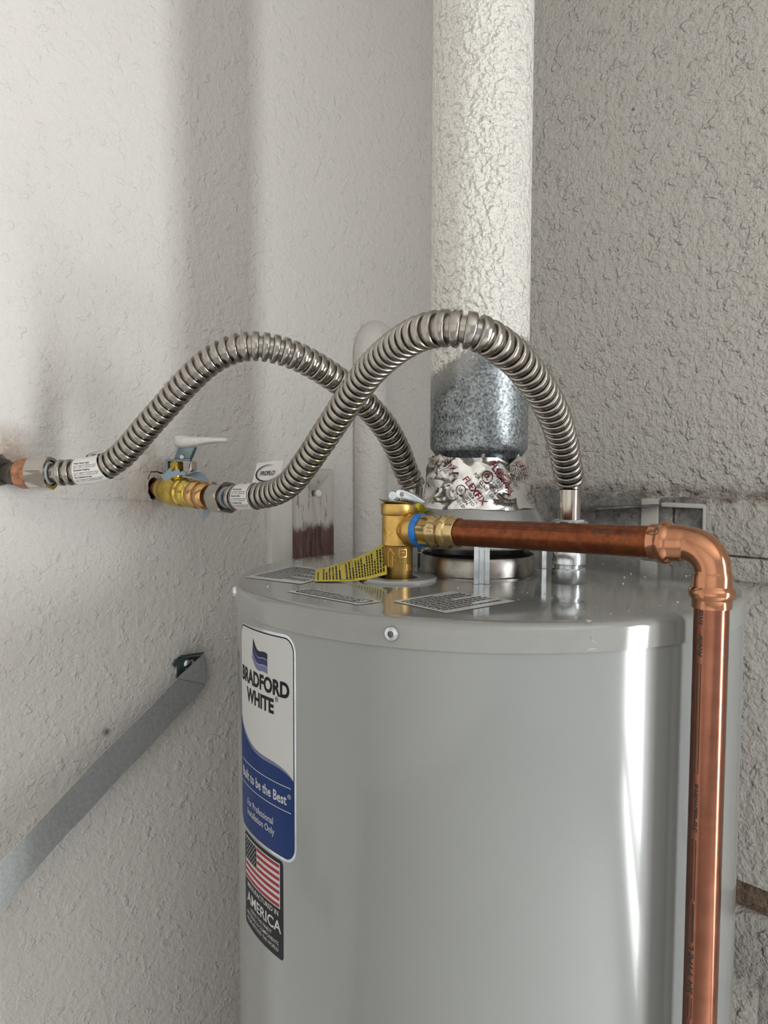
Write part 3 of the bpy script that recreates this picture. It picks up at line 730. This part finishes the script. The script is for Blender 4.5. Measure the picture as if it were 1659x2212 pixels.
lathe('rivet', k(393, 987, -.0125), (0, -1, 0), [(.0022, -.001), (.0022, .0008), (.0012, .0012), (0, .0012)], m_paper, lr, 16)
def grip():
    bm = bmesh.new(); rings = []
    secs = [(382, 953, 12, .010), (392, 954, 13.5, .013), (410, 955, 12, .013), (430, 953.5, 10, .0125), (450, 951.5, 7.5, .0115), (470, 951, 6.0, .0105), (483, 951, 5.6, .0095), (489.5, 951, 4.9, .0075), (492, 951, 2.5, .004)]
    for (px, py, hh, dp) in secs:
        c = k(px, py, -.016 - (px-385)*.00009); hv = hh*c.y/F_PX; ring = []
        for j in range(20):
            a = 2*PI*j/20; cs, sn = math.cos(a), math.sin(a)
            ring.append(bm.verts.new(c + Vector((0, dp*math.copysign(abs(cs)**.7, cs), hv*math.copysign(abs(sn)**.7, sn)))))
        rings.append(ring)
    for i in range(len(rings)-1):
        for j in range(20): bm.faces.new((rings[i][j], rings[i][(j+1) % 20], rings[i+1][(j+1) % 20], rings[i+1][j]))
    bm.faces.new(rings[0]); bm.faces.new(rings[-1]); return finish(bm, 'handle_grip', m_vinyl, lv, angle=60)
grip()
kk = lambda px, py, dy: PY(px, py, sb.y+dy)
def sheet(name, rows, mat, parent, th=.0004):
    """ruled sheet between two 3-D polylines"""
    a, b = rows; bm = bmesh.new(); va = [bm.verts.new(p) for p in a]; vb = [bm.verts.new(p) for p in b]
    for i in range(len(a)-1): bm.faces.new((va[i], va[i+1], vb[i+1], vb[i]))
    bmesh.ops.recalc_face_normals(bm, faces=bm.faces)
    r = bmesh.ops.extrude_face_region(bm, geom=list(bm.faces)); vs = [v for v in r['geom'] if isinstance(v, bmesh.types.BMVert)]
    n_ = sum((f.normal for f in bm.faces), Vector()); n_ = Vector((0, 1, 0)) if n_.length < 1e-6 else n_.normalized()
    for v in vs: v.co += n_*th
    return finish(bm, name, mat, parent, angle=35)
sheet('torn_tag', ([kk(346, 1027, -.015), kk(358, 1021, -.016), kk(367, 1010, -.017), kk(372, 1019, -.018), kk(379, 1014, -.018), kk(386, 1013, -.018), kk(390, 1021, -.018), kk(395, 1017, -.018), kk(400, 1024, -.017)],
                   [kk(357, 1040, -.019), kk(362, 1037, -.020), kk(368, 1033, -.0205), kk(373, 1031, -.021), kk(379, 1029, -.021), kk(385, 1027.5, -.021), kk(390, 1026.5, -.020), kk(395, 1026, -.019), kk(402, 1026, -.017)]), m_scrap, sv)
sheet('torn_tag', ([kk(398, 1026, .004), kk(410, 1023, .004), kk(422, 1019.5, .004), kk(434, 1020, .002), kk(444, 1027, .000), kk(452, 1041, -.004)],
                   [kk(402, 1029, -.004), kk(412, 1030, -.006), kk(420, 1033, -.010), kk(430, 1036, -.012), kk(438, 1038, -.012), kk(446, 1042, -.012)]), m_scrap, sv)
sheet('torn_tag', ([kk(438, 1088, -.020), kk(438.5, 1106, -.018), kk(437, 1126, -.016)], [kk(459, 1090, -.030), kk(454, 1109, -.026), kk(438, 1126.5, -.016)]), m_scrap, sv)

# ------------------------------------------------------------------ temperature and pressure relief valve
tv = thing('relief_valve', 'gold brass pressure relief valve with grey test lever and yellow paper tag', 'relief valve', TP)
lathe('valve_body', TP + Vector((0, 0, .0005)), up, [(.0131, -.028), (.0131, .0290), (.0136, .0300), (.0143, .0304), (.0143, .0565), (.0150, .0570), (.0154, .0576), (.0154, .0658), (.0150, .0668), (.0122, .0670), (.0118, .0640), (0, .0638)], m_brass, tv, 64)
EK = Vector((.2158, .513, CAMZ-.0526)); OB = Vector((TP.x, TP.y, CAMZ-.0586))
od = (EK-OB).normalized()
so = lambda px: s_at(OB, od, px)
lathe('outlet_neck', OB, od, [(.0085, 0), (.0118, .006), (.0122, .0105), (.0136, .0150), (.0148, .0165), (.0151, .0225), (.0146, .0235), (.010, .0236)], m_brass, tv, 56)
# raised cast marks on the body, turned to the camera
def bmap(r, phi0): return lambda u, z: Vector((TP.x + r*math.sin(phi0+u/r), TP.y - r*math.cos(phi0+u/r), Z0+z))
def cast(name, draw, r, phi0):
    for dr_ in (0,):
        bm = bmesh.new(); draw(bm); wrap(bm, bmap(r, phi0), .002)
        g = bmesh.ops.extrude_face_region(bm, geom=list(bm.faces)); cx = Vector((TP.x, TP.y, 0))
        for v in [v for v in g['geom'] if isinstance(v, bmesh.types.BMVert)]:
            d_ = Vector((v.co.x-cx.x, v.co.y-cx.y, 0)).normalized(); v.co -= d_*.0012
        o_ = finish(bm, name, m_brass, tv, angle=25)
def arrowbox(bm):
    ring2(bm, rrect(-.0056, -.0040, .0056, .0040, .0006, 2), rrect(-.0049, -.0033, .0049, .0033, .0003, 2))
    for p in ([(-.0040, .0016), (.0004, .0016), (.0004, .0022), (-.0040, .0022)], [(-.0040, -.0022), (-.0034, -.0022), (-.0034, .0016), (-.0040, .0016)], [(.0002, .0030), (.0042, 0), (.0036, -.0002), (.0000, .0024)], [(.0042, 0), (.0002, -.0030), (.0000, -.0024), (.0034, .0002)]): poly2(bm, p)
cast('cast_mark', lambda bm: [arrowbox(bm), [setattr(v.co, 'y', v.co.y+.0425) for v in bm.verts]], .0148, -.62)
def sqbox(bm):
    ring2(bm, rrect(-.0038, .0205, .0038, .0280, .0005, 2), rrect(-.0030, .0213, .0030, .0272, .0004, 2)); poly2(bm, [(-.0018, .0247), (.0014, .0247), (.0014, .0256), (-.0018, .0256)])
cast('cast_mark', sqbox, .0136, .30)
def flow(bm):
    for p in ([(-.0040, .0120), (-.0033, .0120), (-.0033, .0225), (-.0040, .0225)], [(.0002, .0120), (.0009, .0120), (.0009, .0225), (.0002, .0225)], [(-.0052, .0225), (-.0015, .0285), (-.0011, .0279), (-.0046, .0222)], [(-.0015, .0285), (.0024, .0230), (.0018, .0226), (-.0017, .0276)]): poly2(bm, p)
cast('cast_mark', flow, .0135, -.42)
def ticks(bm):
    for i in range(4): poly2(bm, [(-.003+i*.0021, .0088), (-.0018+i*.0021, .0088), (-.0018+i*.0021, .0145-.001*(i % 2)), (-.003+i*.0021, .0145)])
cast('cast_mark', ticks, .0135, .78)
lathe('cap_plate', TP + Vector((-.001, 0, .0688)), Vector((.10, 0, 1)), [(0, -.0022), (.0115, -.0020), (.0162, .0004), (.0168, .0010), (.0150, .0016), (0, .0018)], m_zinc, tv, 48)
lathe('stem', TP + Vector((.002, 0, .064)), up, [(.0016, 0), (.0016, .010)], m_brass2, tv, 16)
def tk(px, py, dy=0.0): return PY(px, py, TP.y+dy)
lvo = [(856, 1069), (855, 1063), (857, 1058), (862, 1057), (869, 1058), (880, 1062), (895, 1069), (908, 1077), (917, 1082), (918, 1087), (912, 1089), (898, 1085), (882, 1081), (868, 1078), (858, 1077)]
lv2 = prism('test_lever', [tk(x, y, -.013) for x, y in lvo], (0.002, .012, 0), m_zinc, tv, bevel=.0012)
lathe('pin', tk(868, 1068, -.0128), (0, -1, 0), [(.0020, -.001), (.0020, .0008), (.0012, .0014), (0, .0014)], m_steel, lv2, 20)
lathe('pivot_roll', tk(848, 1069, .006), (0, -1, 0), [(.0036, 0), (.0040, .001), (.0040, .012), (.0036, .013)], m_zinc, lv2, 24)
# yellow warning tag: long tail lying on the lid, loop behind the body
bot = [(680, 1255.5, .0004), (705, 1255.3, .0006), (735, 1255, .0007), (765, 1254.2, .0012), (790, 1251, .0022), (812, 1246, .0040), (836, 1240, .0065)]
topz = [(681, 1230.5, .0022), (705, 1225, .0045), (732, 1217, .0080), (760, 1208, .0120), (785, 1198, .0165), (808, 1186, .0215), (834, 1168, .0290)]
rb = catmull([PZ(x, y, Z0+.0006+z) for x, y, z in bot], 5); rt = catmull([PZ(x, y, Z0+z) if i < 2 else PY(x, y, .742 - i*.0025) for i, (x, y, z) in enumerate(topz)], 5)
tg = sheet('warning_tag', (rb, rt), m_tag, tv, .0003)
nrm = sum((f.normal for f in tg.data.polygons), Vector())
def tagmap(u, v):
    x = u*(len(rb)-1); i = min(int(x), len(rb)-2); f = x-i
    p = rb[i].lerp(rb[i+1], f); q = rt[i].lerp(rt[i+1], f); r = p.lerp(q, v); return r + (CP-r).normalized()*.0008
def tagtext(bm):
    rnd = random.Random(4); cols = 23
    for i in range(cols):
        u0 = .035 + i/cols*.95; w_ = .95/cols*.52; v = .10; vend = [.9, .86, .9, .6][i % 4] if i not in (0,) else .7
        if i in (1, 8): continue
        while v < vend:
            l_ = rnd.uniform(.05, .12); poly2(bm, [(u0, v), (u0+w_, v), (u0+w_, min(v+l_, vend)), (u0, min(v+l_, vend))]); v += l_+.025
    ring2(bm, [(.335, .06), (.50, .06), (.50, .94), (.335, .94)], [(.340, .075), (.495, .075), (.495, .925), (.340, .925)])
printed('print', tagtext, tagmap, m_ink, tg, .02)
lp = [(895, 1089, -.002), (906, 1085.5, .002), (914, 1090, .006), (920, 1101, .008), (923, 1113, .008)]
lq = [(893, 1104, -.002), (903, 1107, .004), (909, 1110, .008), (914, 1114, .010), (918, 1118, .010)]
lo2 = sheet('warning_tag', ([tk(x, y, .014+d) for x, y, d in lp], [tk(x, y, .014+d) for x, y, d in lq]), m_tag, tv, .0003)
ink_q = [tk(897, 1108, .0126), tk(908, 1111, .018), tk(908, 1100, .017), tk(897, 1092, .0126)]
printed('print', lambda bm: [poly2(bm, [(.02, y), (w_, y), (w_, y+.10), (.02, y+.10)]) for y, w_ in ((.05, .95), (.25, .8), (.47, .9), (.68, .5))], bilin(ink_q, 0), m_ink, lo2)

# ------------------------------------------------------------------ copper discharge line
dl = thing('discharge_pipe', 'copper discharge pipe with elbow turning down along the front of the tank', 'pipe', (EK.x, EK.y, 0))
o = lambda s: OB + od*s
lathe('thread_sealant', OB, od, [(.0105, .0232), (.0146, .0234), (.0149, .0250), (.0144, .0285), (.0134, .0296), (.010, .0299)], m_bluet, dl, 48)
ad = lathe('press_adapter', OB, od, [(.0105, .0285), (.0128, .0286), (.0132, .0295), (.0132, .0390), (.0138, .0402), (.0138, .0425), (.0126, .0460), (.0123, .0490), (.0130, .0508), (.0147, .0530), (.0149, .0558), (.0140, .0582), (.0124, .0594), (.0124, .0672), (.0117, .0676), (.0112, .0672)], m_brass2, dl, 56)
hexnut('wrench_flats', o(.0296), od, .0144, .0112, m_brass2, ad, .08, rot=.3)
def pmap(O, a, r, ref):
    a = Vector(a).normalized(); e1 = (Vector(ref)-a*Vector(ref).dot(a)).normalized(); e2 = e1.cross(a)
    return lambda u, w_: O + a*u + (e1*math.cos(w_/r) + e2*math.sin(w_/r))*r
toward = (CP-o(.05)).normalized()
printed('stamp', lambda bm: [text2(bm, 'PRESS', .041, .0475, .002, .0016, .01), text2(bm, '3/4', .042, .0465, -.001, .0015)], pmap(OB, od, .0137, toward), m_steel, ad, None, .002)
RBn = .0185; Lh = (EK-OB).length
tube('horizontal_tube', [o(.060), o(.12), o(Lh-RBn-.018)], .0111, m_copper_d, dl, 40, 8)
dn_ = Vector((0, 0, -1))
earc = [o(Lh-RBn-.0228), o(Lh-RBn-.0114), o(Lh-RBn)]
cen = o(Lh-RBn) + dn_*RBn
for i in range(1, 13):
    a = i/12*PI/2; earc.append(cen - dn_*(RBn*math.cos(a)) + od*(RBn*math.sin(a)))
vtop = Vector((EK.x, EK.y, EK.z-RBn)); vx = earc[-1]
earc += [vx + dn_*.0114, vx + dn_*.0228]
ep = Path(earc); eL = ep.L; smp = []
half = [(0, .0113), (0, .0126), (.0050, .0127), (.0060, .0132), (.0075, .0145), (.0100, .0149), (.0125, .0144), (.0138, .0130), (.0146, .0126), (.0205, .0126), (.0228, .0119), (.0240, .0116)]
smp = [(s, r) for s, r in half] + [(.0240+(eL-.048)*i/24, .0116+.0004*math.sin(PI*i/24)) for i in range(1, 24)] + [(eL-s, r) for s, r in reversed(half)]
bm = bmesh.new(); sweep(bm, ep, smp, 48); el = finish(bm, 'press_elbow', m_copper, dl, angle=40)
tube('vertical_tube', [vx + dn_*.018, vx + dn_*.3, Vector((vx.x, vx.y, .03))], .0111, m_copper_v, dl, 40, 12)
def vm(u, w_): return PMV(u, w_)
fdir = (CP-vx); fdir.z = 0; fdir.normalize(); rtv = Vector((-fdir.y, fdir.x, 0))     # rtv: to the right as the camera sees it
refv = (fdir*math.cos(.62) - rtv*math.sin(.62))
PMV = pmap(vx, (0, 0, 1), .01125, refv)
zz = lambda py: PY(1530, py, vx.y - .011).z - vx.z
def pprint(bm):
    text2(bm, 'Mueller', zz(1423), zz(1372), -.0015, .0036, .02, shear=.2); text2(bm, 'Indus', zz(1352), zz(1300), -.0015, .0036, .02)
    text2(bm, 'Streamline', zz(1806), zz(1700), -.0015, .0034, .02, shear=.25)
    text2(bm, '3/4 TYPE L', zz(2158), zz(2052), -.0015, .0036, .02)
    for a, b in ((1678, 1438), (1955, 1822), (2212, 2166)):
        for w0 in (-.0014, .0012): poly2(bm, [(zz(a), w0), (zz(b), w0), (zz(b), w0+.00045), (zz(a), w0+.00045)])
    poly2(bm, [(zz(2045), -.0012), (zz(1962), -.0012), (zz(1962), .0008), (zz(2045), .0008)])
printed('pipe_print', pprint, PMV, m_inkc, dl, None, .0015)
refh = (toward + Vector((0, 0, .75))).normalized()
PMH = pmap(OB, -od, .01125, refh)
def hprint(bm):
    a = -so(1328); b = -so(1287)
    text2(bm, 'USA', a, b, .0002, .0036, .01)
    for w0 in (-.0004, .0016, .0036): poly2(bm, [(-so(1380), w0), (-so(1332), w0), (-so(1332), w0+.0003), (-so(1380), w0+.0003)])
    for w0 in (.0006, .0030): poly2(bm, [(-so(1260), w0), (-so(1010), w0), (-so(1010), w0+.0003), (-so(1260), w0+.0003)])
printed('pipe_print', hprint, PMH, m_inkc, dl, None, .0015)

# ------------------------------------------------------------------ draft hood, vent pipe and foil tape
dh = thing('draft_hood', 'grey galvanised draft hood standing on short legs over the flue', 'draft hood', FL)
zf = lambda py, dy=-.05: PY(1036, py, FL.y+dy).z - Z0
hb = zf(1188, -.06); ht = zf(1106, -.055)
lathe('hood_cone', FL, up, [(.0600, hb), (.0660, hb), (.0665, hb+.0012), (.0655, hb+.004), (.0540, ht), (.0480, ht+.010), (.0470, ht+.010), (.0530, ht-.002), (.0640, hb+.003), (.0600, hb+.001)], m_hood, dh, 96, False)
for ang in (-94, 26, 146):
    d_ = Vector((math.cos(math.radians(ang)), math.sin(math.radians(ang)), 0)); s_ = Vector((-d_.y, d_.x, 0)); c = FL + d_*.0745
    pts = [c - s_*.0066 + d_*.0012, c - s_*.0028 + d_*.0012, c - s_*.0018 - d_*.0026, c + s_*.0018 - d_*.0026, c + s_*.0028 + d_*.0012, c + s_*.0066 + d_*.0012, c + s_*.0066 - d_*.0042, c - s_*.0066 - d_*.0042]
    pts = [p + Vector((0, 0, .0002)) for p in pts]
    prism('leg', pts, (0, 0, hb+.004), m_zinc, dh)
    prism('leg_foot', [c - s_*.0066 + Vector((0, 0, hb+.0015)), c + s_*.0066 + Vector((0, 0, hb+.0015)), c + s_*.0066 - d_*.012 + Vector((0, 0, hb+.0015)), c - s_*.0066 - d_*.012 + Vector((0, 0, hb+.0015))], (0, 0, .0018), m_zinc, dh)
VR = .0455
vp = thing('vent_pipe', 'round flue vent pipe painted in wall colour above bare galvanised metal', 'vent pipe', FL + Vector((0, 0, ht)))
zsh = PY(1036, 978, FL.y-VR).z
lathe('pipe', (FL.x, FL.y, 0), up, [(VR-.006, zsh-.030), (VR-.0055, zsh-.012), (VR-.0055, zsh-.003), (VR-.003, zsh+.001), (VR-.0005, zsh+.004), (VR, zsh+.008), (VR, zsh+.03), (VR, HT+.02)], m_vent, vp, 128, True, 50)
lathe('inner_pipe', (FL.x, FL.y, 0), up, [(VR-.0085, Z0+ht-.004), (VR-.0085, zsh-.010)], m_hood, vp, 64, True)
for ph in (-66, -1, 55):
    d_ = Vector((math.sin(math.radians(ph)), -math.cos(math.radians(ph)), 0))
    lathe('crimp', Vector((FL.x, FL.y, zsh-.016)) + d_*(VR-.0056), up, [(.0, -.001), (.0024, 0), (.0028, .010), (.0010, .018), (0, .0185)], m_hood, vp, 16)
def vmap(u, z): a = u/VR; return Vector((FL.x + (VR+.0003)*math.sin(a), FL.y - (VR+.0003)*math.cos(a), z))
zv = lambda py: PY(1000, py, FL.y-VR*.9).z
uv = lambda px: VR*math.asin(max(-.98, min(.98, (px-1036)/104.0)))
def embt(bm):
    text2(bm, 'VENT', uv(975), uv(1045), zv(880), .0070, -.005); text2(bm, 'SI VENT', uv(953), uv(1004), zv(907), .0045, -.005)
    text2(bm, 'UIP', uv(1020), uv(1048), zv(907), .0045, -.005); text2(bm, 'COMBUSTIBLES', uv(945), uv(1048), zv(938), .0045, -.005)
bm = bmesh.new(); embt(bm); wrap(bm, vmap, .004)
g_ = bmesh.ops.extrude_face_region(bm, geom=list(bm.faces))
for v in [v for v in g_['geom'] if isinstance(v, bmesh.types.BMVert)]:
    d_ = Vector((v.co.x-FL.x, v.co.y-FL.y, 0)).normalized(); v.co += d_*.0006
finish(bm, 'embossing', m_vent, vp, angle=25)
# crumpled foil tape
rnd = random.Random(11); NU, NV = 26, 5
fz0, fz1 = zf(1101, -.05)+Z0, zf(988, -.045)+Z0
G = [[(rnd.random()*2-1) for j in range(NV+1)] for i in range(NU)]
ph_off = [[rnd.uniform(-.35, .35) for j in range(NV+1)] for i in range(NU)]
rag = [rnd.uniform(-.006, .004) if rnd.random() < .55 else 0 for i in range(NU)]
rag2 = [rnd.uniform(-.0012, .0012) for i in range(NU)]
def foil(a, v, lift=0.0):
    """a: angle from the camera side, v: 0 bottom .. 1 top"""
    x = (a/(2*PI)) % 1.0*NU; i = int(x) % NU; f = x-int(x); y = v*NV; j = min(int(y), NV-1); g = y-j
    i2 = (i+1) % NU
    if f+g < 1: off = G[i][j] + (G[i2][j]-G[i][j])*f + (G[i][j+1]-G[i][j])*g
    else: off = G[i2][j+1] + (G[i][j+1]-G[i2][j+1])*(1-f) + (G[i2][j]-G[i2][j+1])*(1-g)
    base = .0540 - .0035*min(1, v/.35) - .0030*v if v < .75 else .0540-.0035-.0030*v
    amp = .0014 if v > .22 else .0004
    r = base + off*amp + .0008*math.sin(3*a+9*v) + .0006*math.sin(7*a-14*v)
    zt = fz1 + rag[i]*(1-f) + rag[i2]*f; zb = fz0 + rag2[i]*(1-f) + rag2[i2]*f
    z = zb + (zt-zb)*v
    r += lift
    return Vector((FL.x + r*math.sin(a), FL.y - r*math.cos(a), z))
bm = bmesh.new(); nu, nv = NU*4, NV*5
gv = [[bm.verts.new(foil(2*PI*i/nu, j/nv)) for j in range(nv+1)] for i in range(nu)]
for i in range(nu):
    for j in range(nv):
        i2 = (i+1) % nu
        bm.faces.new((gv[i][j], gv[i2][j], gv[i][j+1])); bm.faces.new((gv[i2][j], gv[i2][j+1], gv[i][j+1]))
fo = finish(bm, 'foil_tape', m_foil, vp, angle=9)
fo['label'] = 'crumpled silver foil tape with red lettering'
HF = fz1-fz0
def fmap(u, z):
    v = min(max((z-fz0)/HF, 0), 1); return foil((u/.050) % (2*PI), v, .0012)
def ftext(kind):
    def dr(bm):
        for (px, py, sc) in ((1004, 1070, 1.0), (1064, 1042, 1.12), (1118, 1018, 1.0), (945, 1002, .9), (1160, 1088, 1.0)):
            a = math.asin(max(-.97, min(.97, (px-1036)/122.0))); u0 = .050*a; z0_ = zf(py)+Z0; rot = math.radians(-52)
            def T(s, dx, dy, w_, h_, bold=0.0): text2(bm, s, u0+dx*sc, u0+(dx+w_)*sc, z0_+dy*sc, h_*sc, bold, rot, (u0, z0_))
            if kind == 0: T('FLEXFIX', -.0150, .0030, .0290, .0058, .012)
            else:
                T('181B-FX', -.0020, -.0006, .0125, .0026, .004); T('LISTED', -.0020, -.0042, .0120, .0026, .004); T('82P4', -.0010, -.0078, .0070, .0026, .004)
                T('FOR CLASS 1 DUCT', -.0170, -.0118, .0300, .0026, .004)
                c = (-.0085, -.0040); ro = []; ri = []
                for kx in range(20):
                    an = 2*PI*kx/20
                    for lst, rr in ((ro, .0046), (ri, .0040)):
                        dx, dy = (c[0]+rr*math.cos(an))*sc, (c[1]+rr*math.sin(an))*sc
                        lst.append((u0 + dx*math.cos(rot)-dy*math.sin(rot), z0_ + dx*math.sin(rot)+dy*math.cos(rot)))
                ring2(bm, ro, ri); T('UL', -.0108, -.0056, .0046, .0034, .006)
        bad = [f for f in bm.faces if f.calc_center_median().y < fz0+.001 or f.calc_center_median().y > fz1-.003]
        bmesh.ops.delete(bm, geom=bad, context='FACES')
    return dr
printed('print', ftext(0), fmap, m_foilr, fo, .0025, .0025)
printed('print', ftext(1), fmap, m_foilb, fo, .0025, .0025)

# ------------------------------------------------------------------ steel strap brace on the left wall
br = thing('strap_brace', 'galvanised steel strap brace slanting down along the wall from its bent end', 'strap', PL(410, 1450))
ue = [(381, 1466), (350, 1498), (319, 1531), (265, 1584), (211, 1636), (150, 1702), (90, 1766), (0, 1862), (-90, 1960)]
le = [(442, 1480), (415, 1513), (378, 1551), (328, 1606), (256, 1680), (190, 1752), (120, 1826), (0, 1968), (-90, 2075)]
Yw = lambda px, py: PL(px, py).y
ra, rb2 = [], []
n = len(ue)
for i in range(n):
    t = i/(n-1); off = .012 + .020*t + .040*t*t
    ra.append(PL(*ue[i], off)); rb2.append(PL(*le[i], off))
for lst in (ra, rb2):                       # the strap runs on down towards the tank's foot
    d_ = (lst[-1]-lst[-2]).normalized(); lst += [lst[-1] + d_*.2, lst[-1] + d_*.4 + LN*.02]
sheet('strap', (catmull(ra, 6), catmull(rb2, 6)), m_strap, br, .0016)
sheet('bent_end', ([PL(381, 1466, .0122), PL(440, 1412, .016)], [PL(442, 1480, .0122), PL(446, 1474, .014)]), m_strap, br, .0016)
bp = prism('wall_plate', [PL(383, 1421, .002), PL(437, 1416, .002), PL(440, 1472, .002), PL(380, 1470, .002)], LN*.0018, m_plate, br)
prism('wall_plate', [PL(384, 1421, .002), PL(438, 1413, .002), PL(440, 1411, .0165), PL(391, 1418, .0165)], (0, 0, .0015), m_plate, br)
prism('wall_plate', [PL(371, 1436, .001), PL(376, 1424, .001), PL(390, 1418, .001), PL(386, 1432, .001), PL(375, 1440, .001)], LN*.0035, m_plate, br)
so_ = PL(408, 1434, .0038); lathe('screw', so_, LN, [(.0065, -.003), (.0065, .001), (.0045, .0026), (0, .0030)], m_zinc, br, 24)

# ------------------------------------------------------------------ crumbs scattered on the lid
bm = bmesh.new(); rnd = random.Random(5)
for i in range(85):
    while True:
        x, y = rnd.uniform(-.2, .2), rnd.uniform(-.2, .2)
        if math.hypot(x, y) < .205 and math.hypot(HC.x+x-FL.x, HC.y+y-FL.y) > .062 and math.hypot(HC.x+x-TP.x, HC.y+y-TP.y) > .02: break
    r = rnd.choice((.0003, .0003, .0004, .0005, .0008)); c = Vector((HC.x+x, HC.y+y, Z0+r*.6))
    m_ = Matrix.Translation(c) @ Matrix.Rotation(rnd.random()*6, 4, 'Z') @ Matrix.Diagonal((r, r*rnd.uniform(.6, 1.6), r*.7, 1))
    bmesh.ops.create_icosphere(bm, subdivisions=1, radius=1, matrix=m_)
cr = finish(bm, 'plaster_crumbs', m_crumb, None, smooth=False); cr['kind'] = 'stuff'
tag(cr, 'white plaster crumbs scattered over the grey tank lid', 'crumbs')
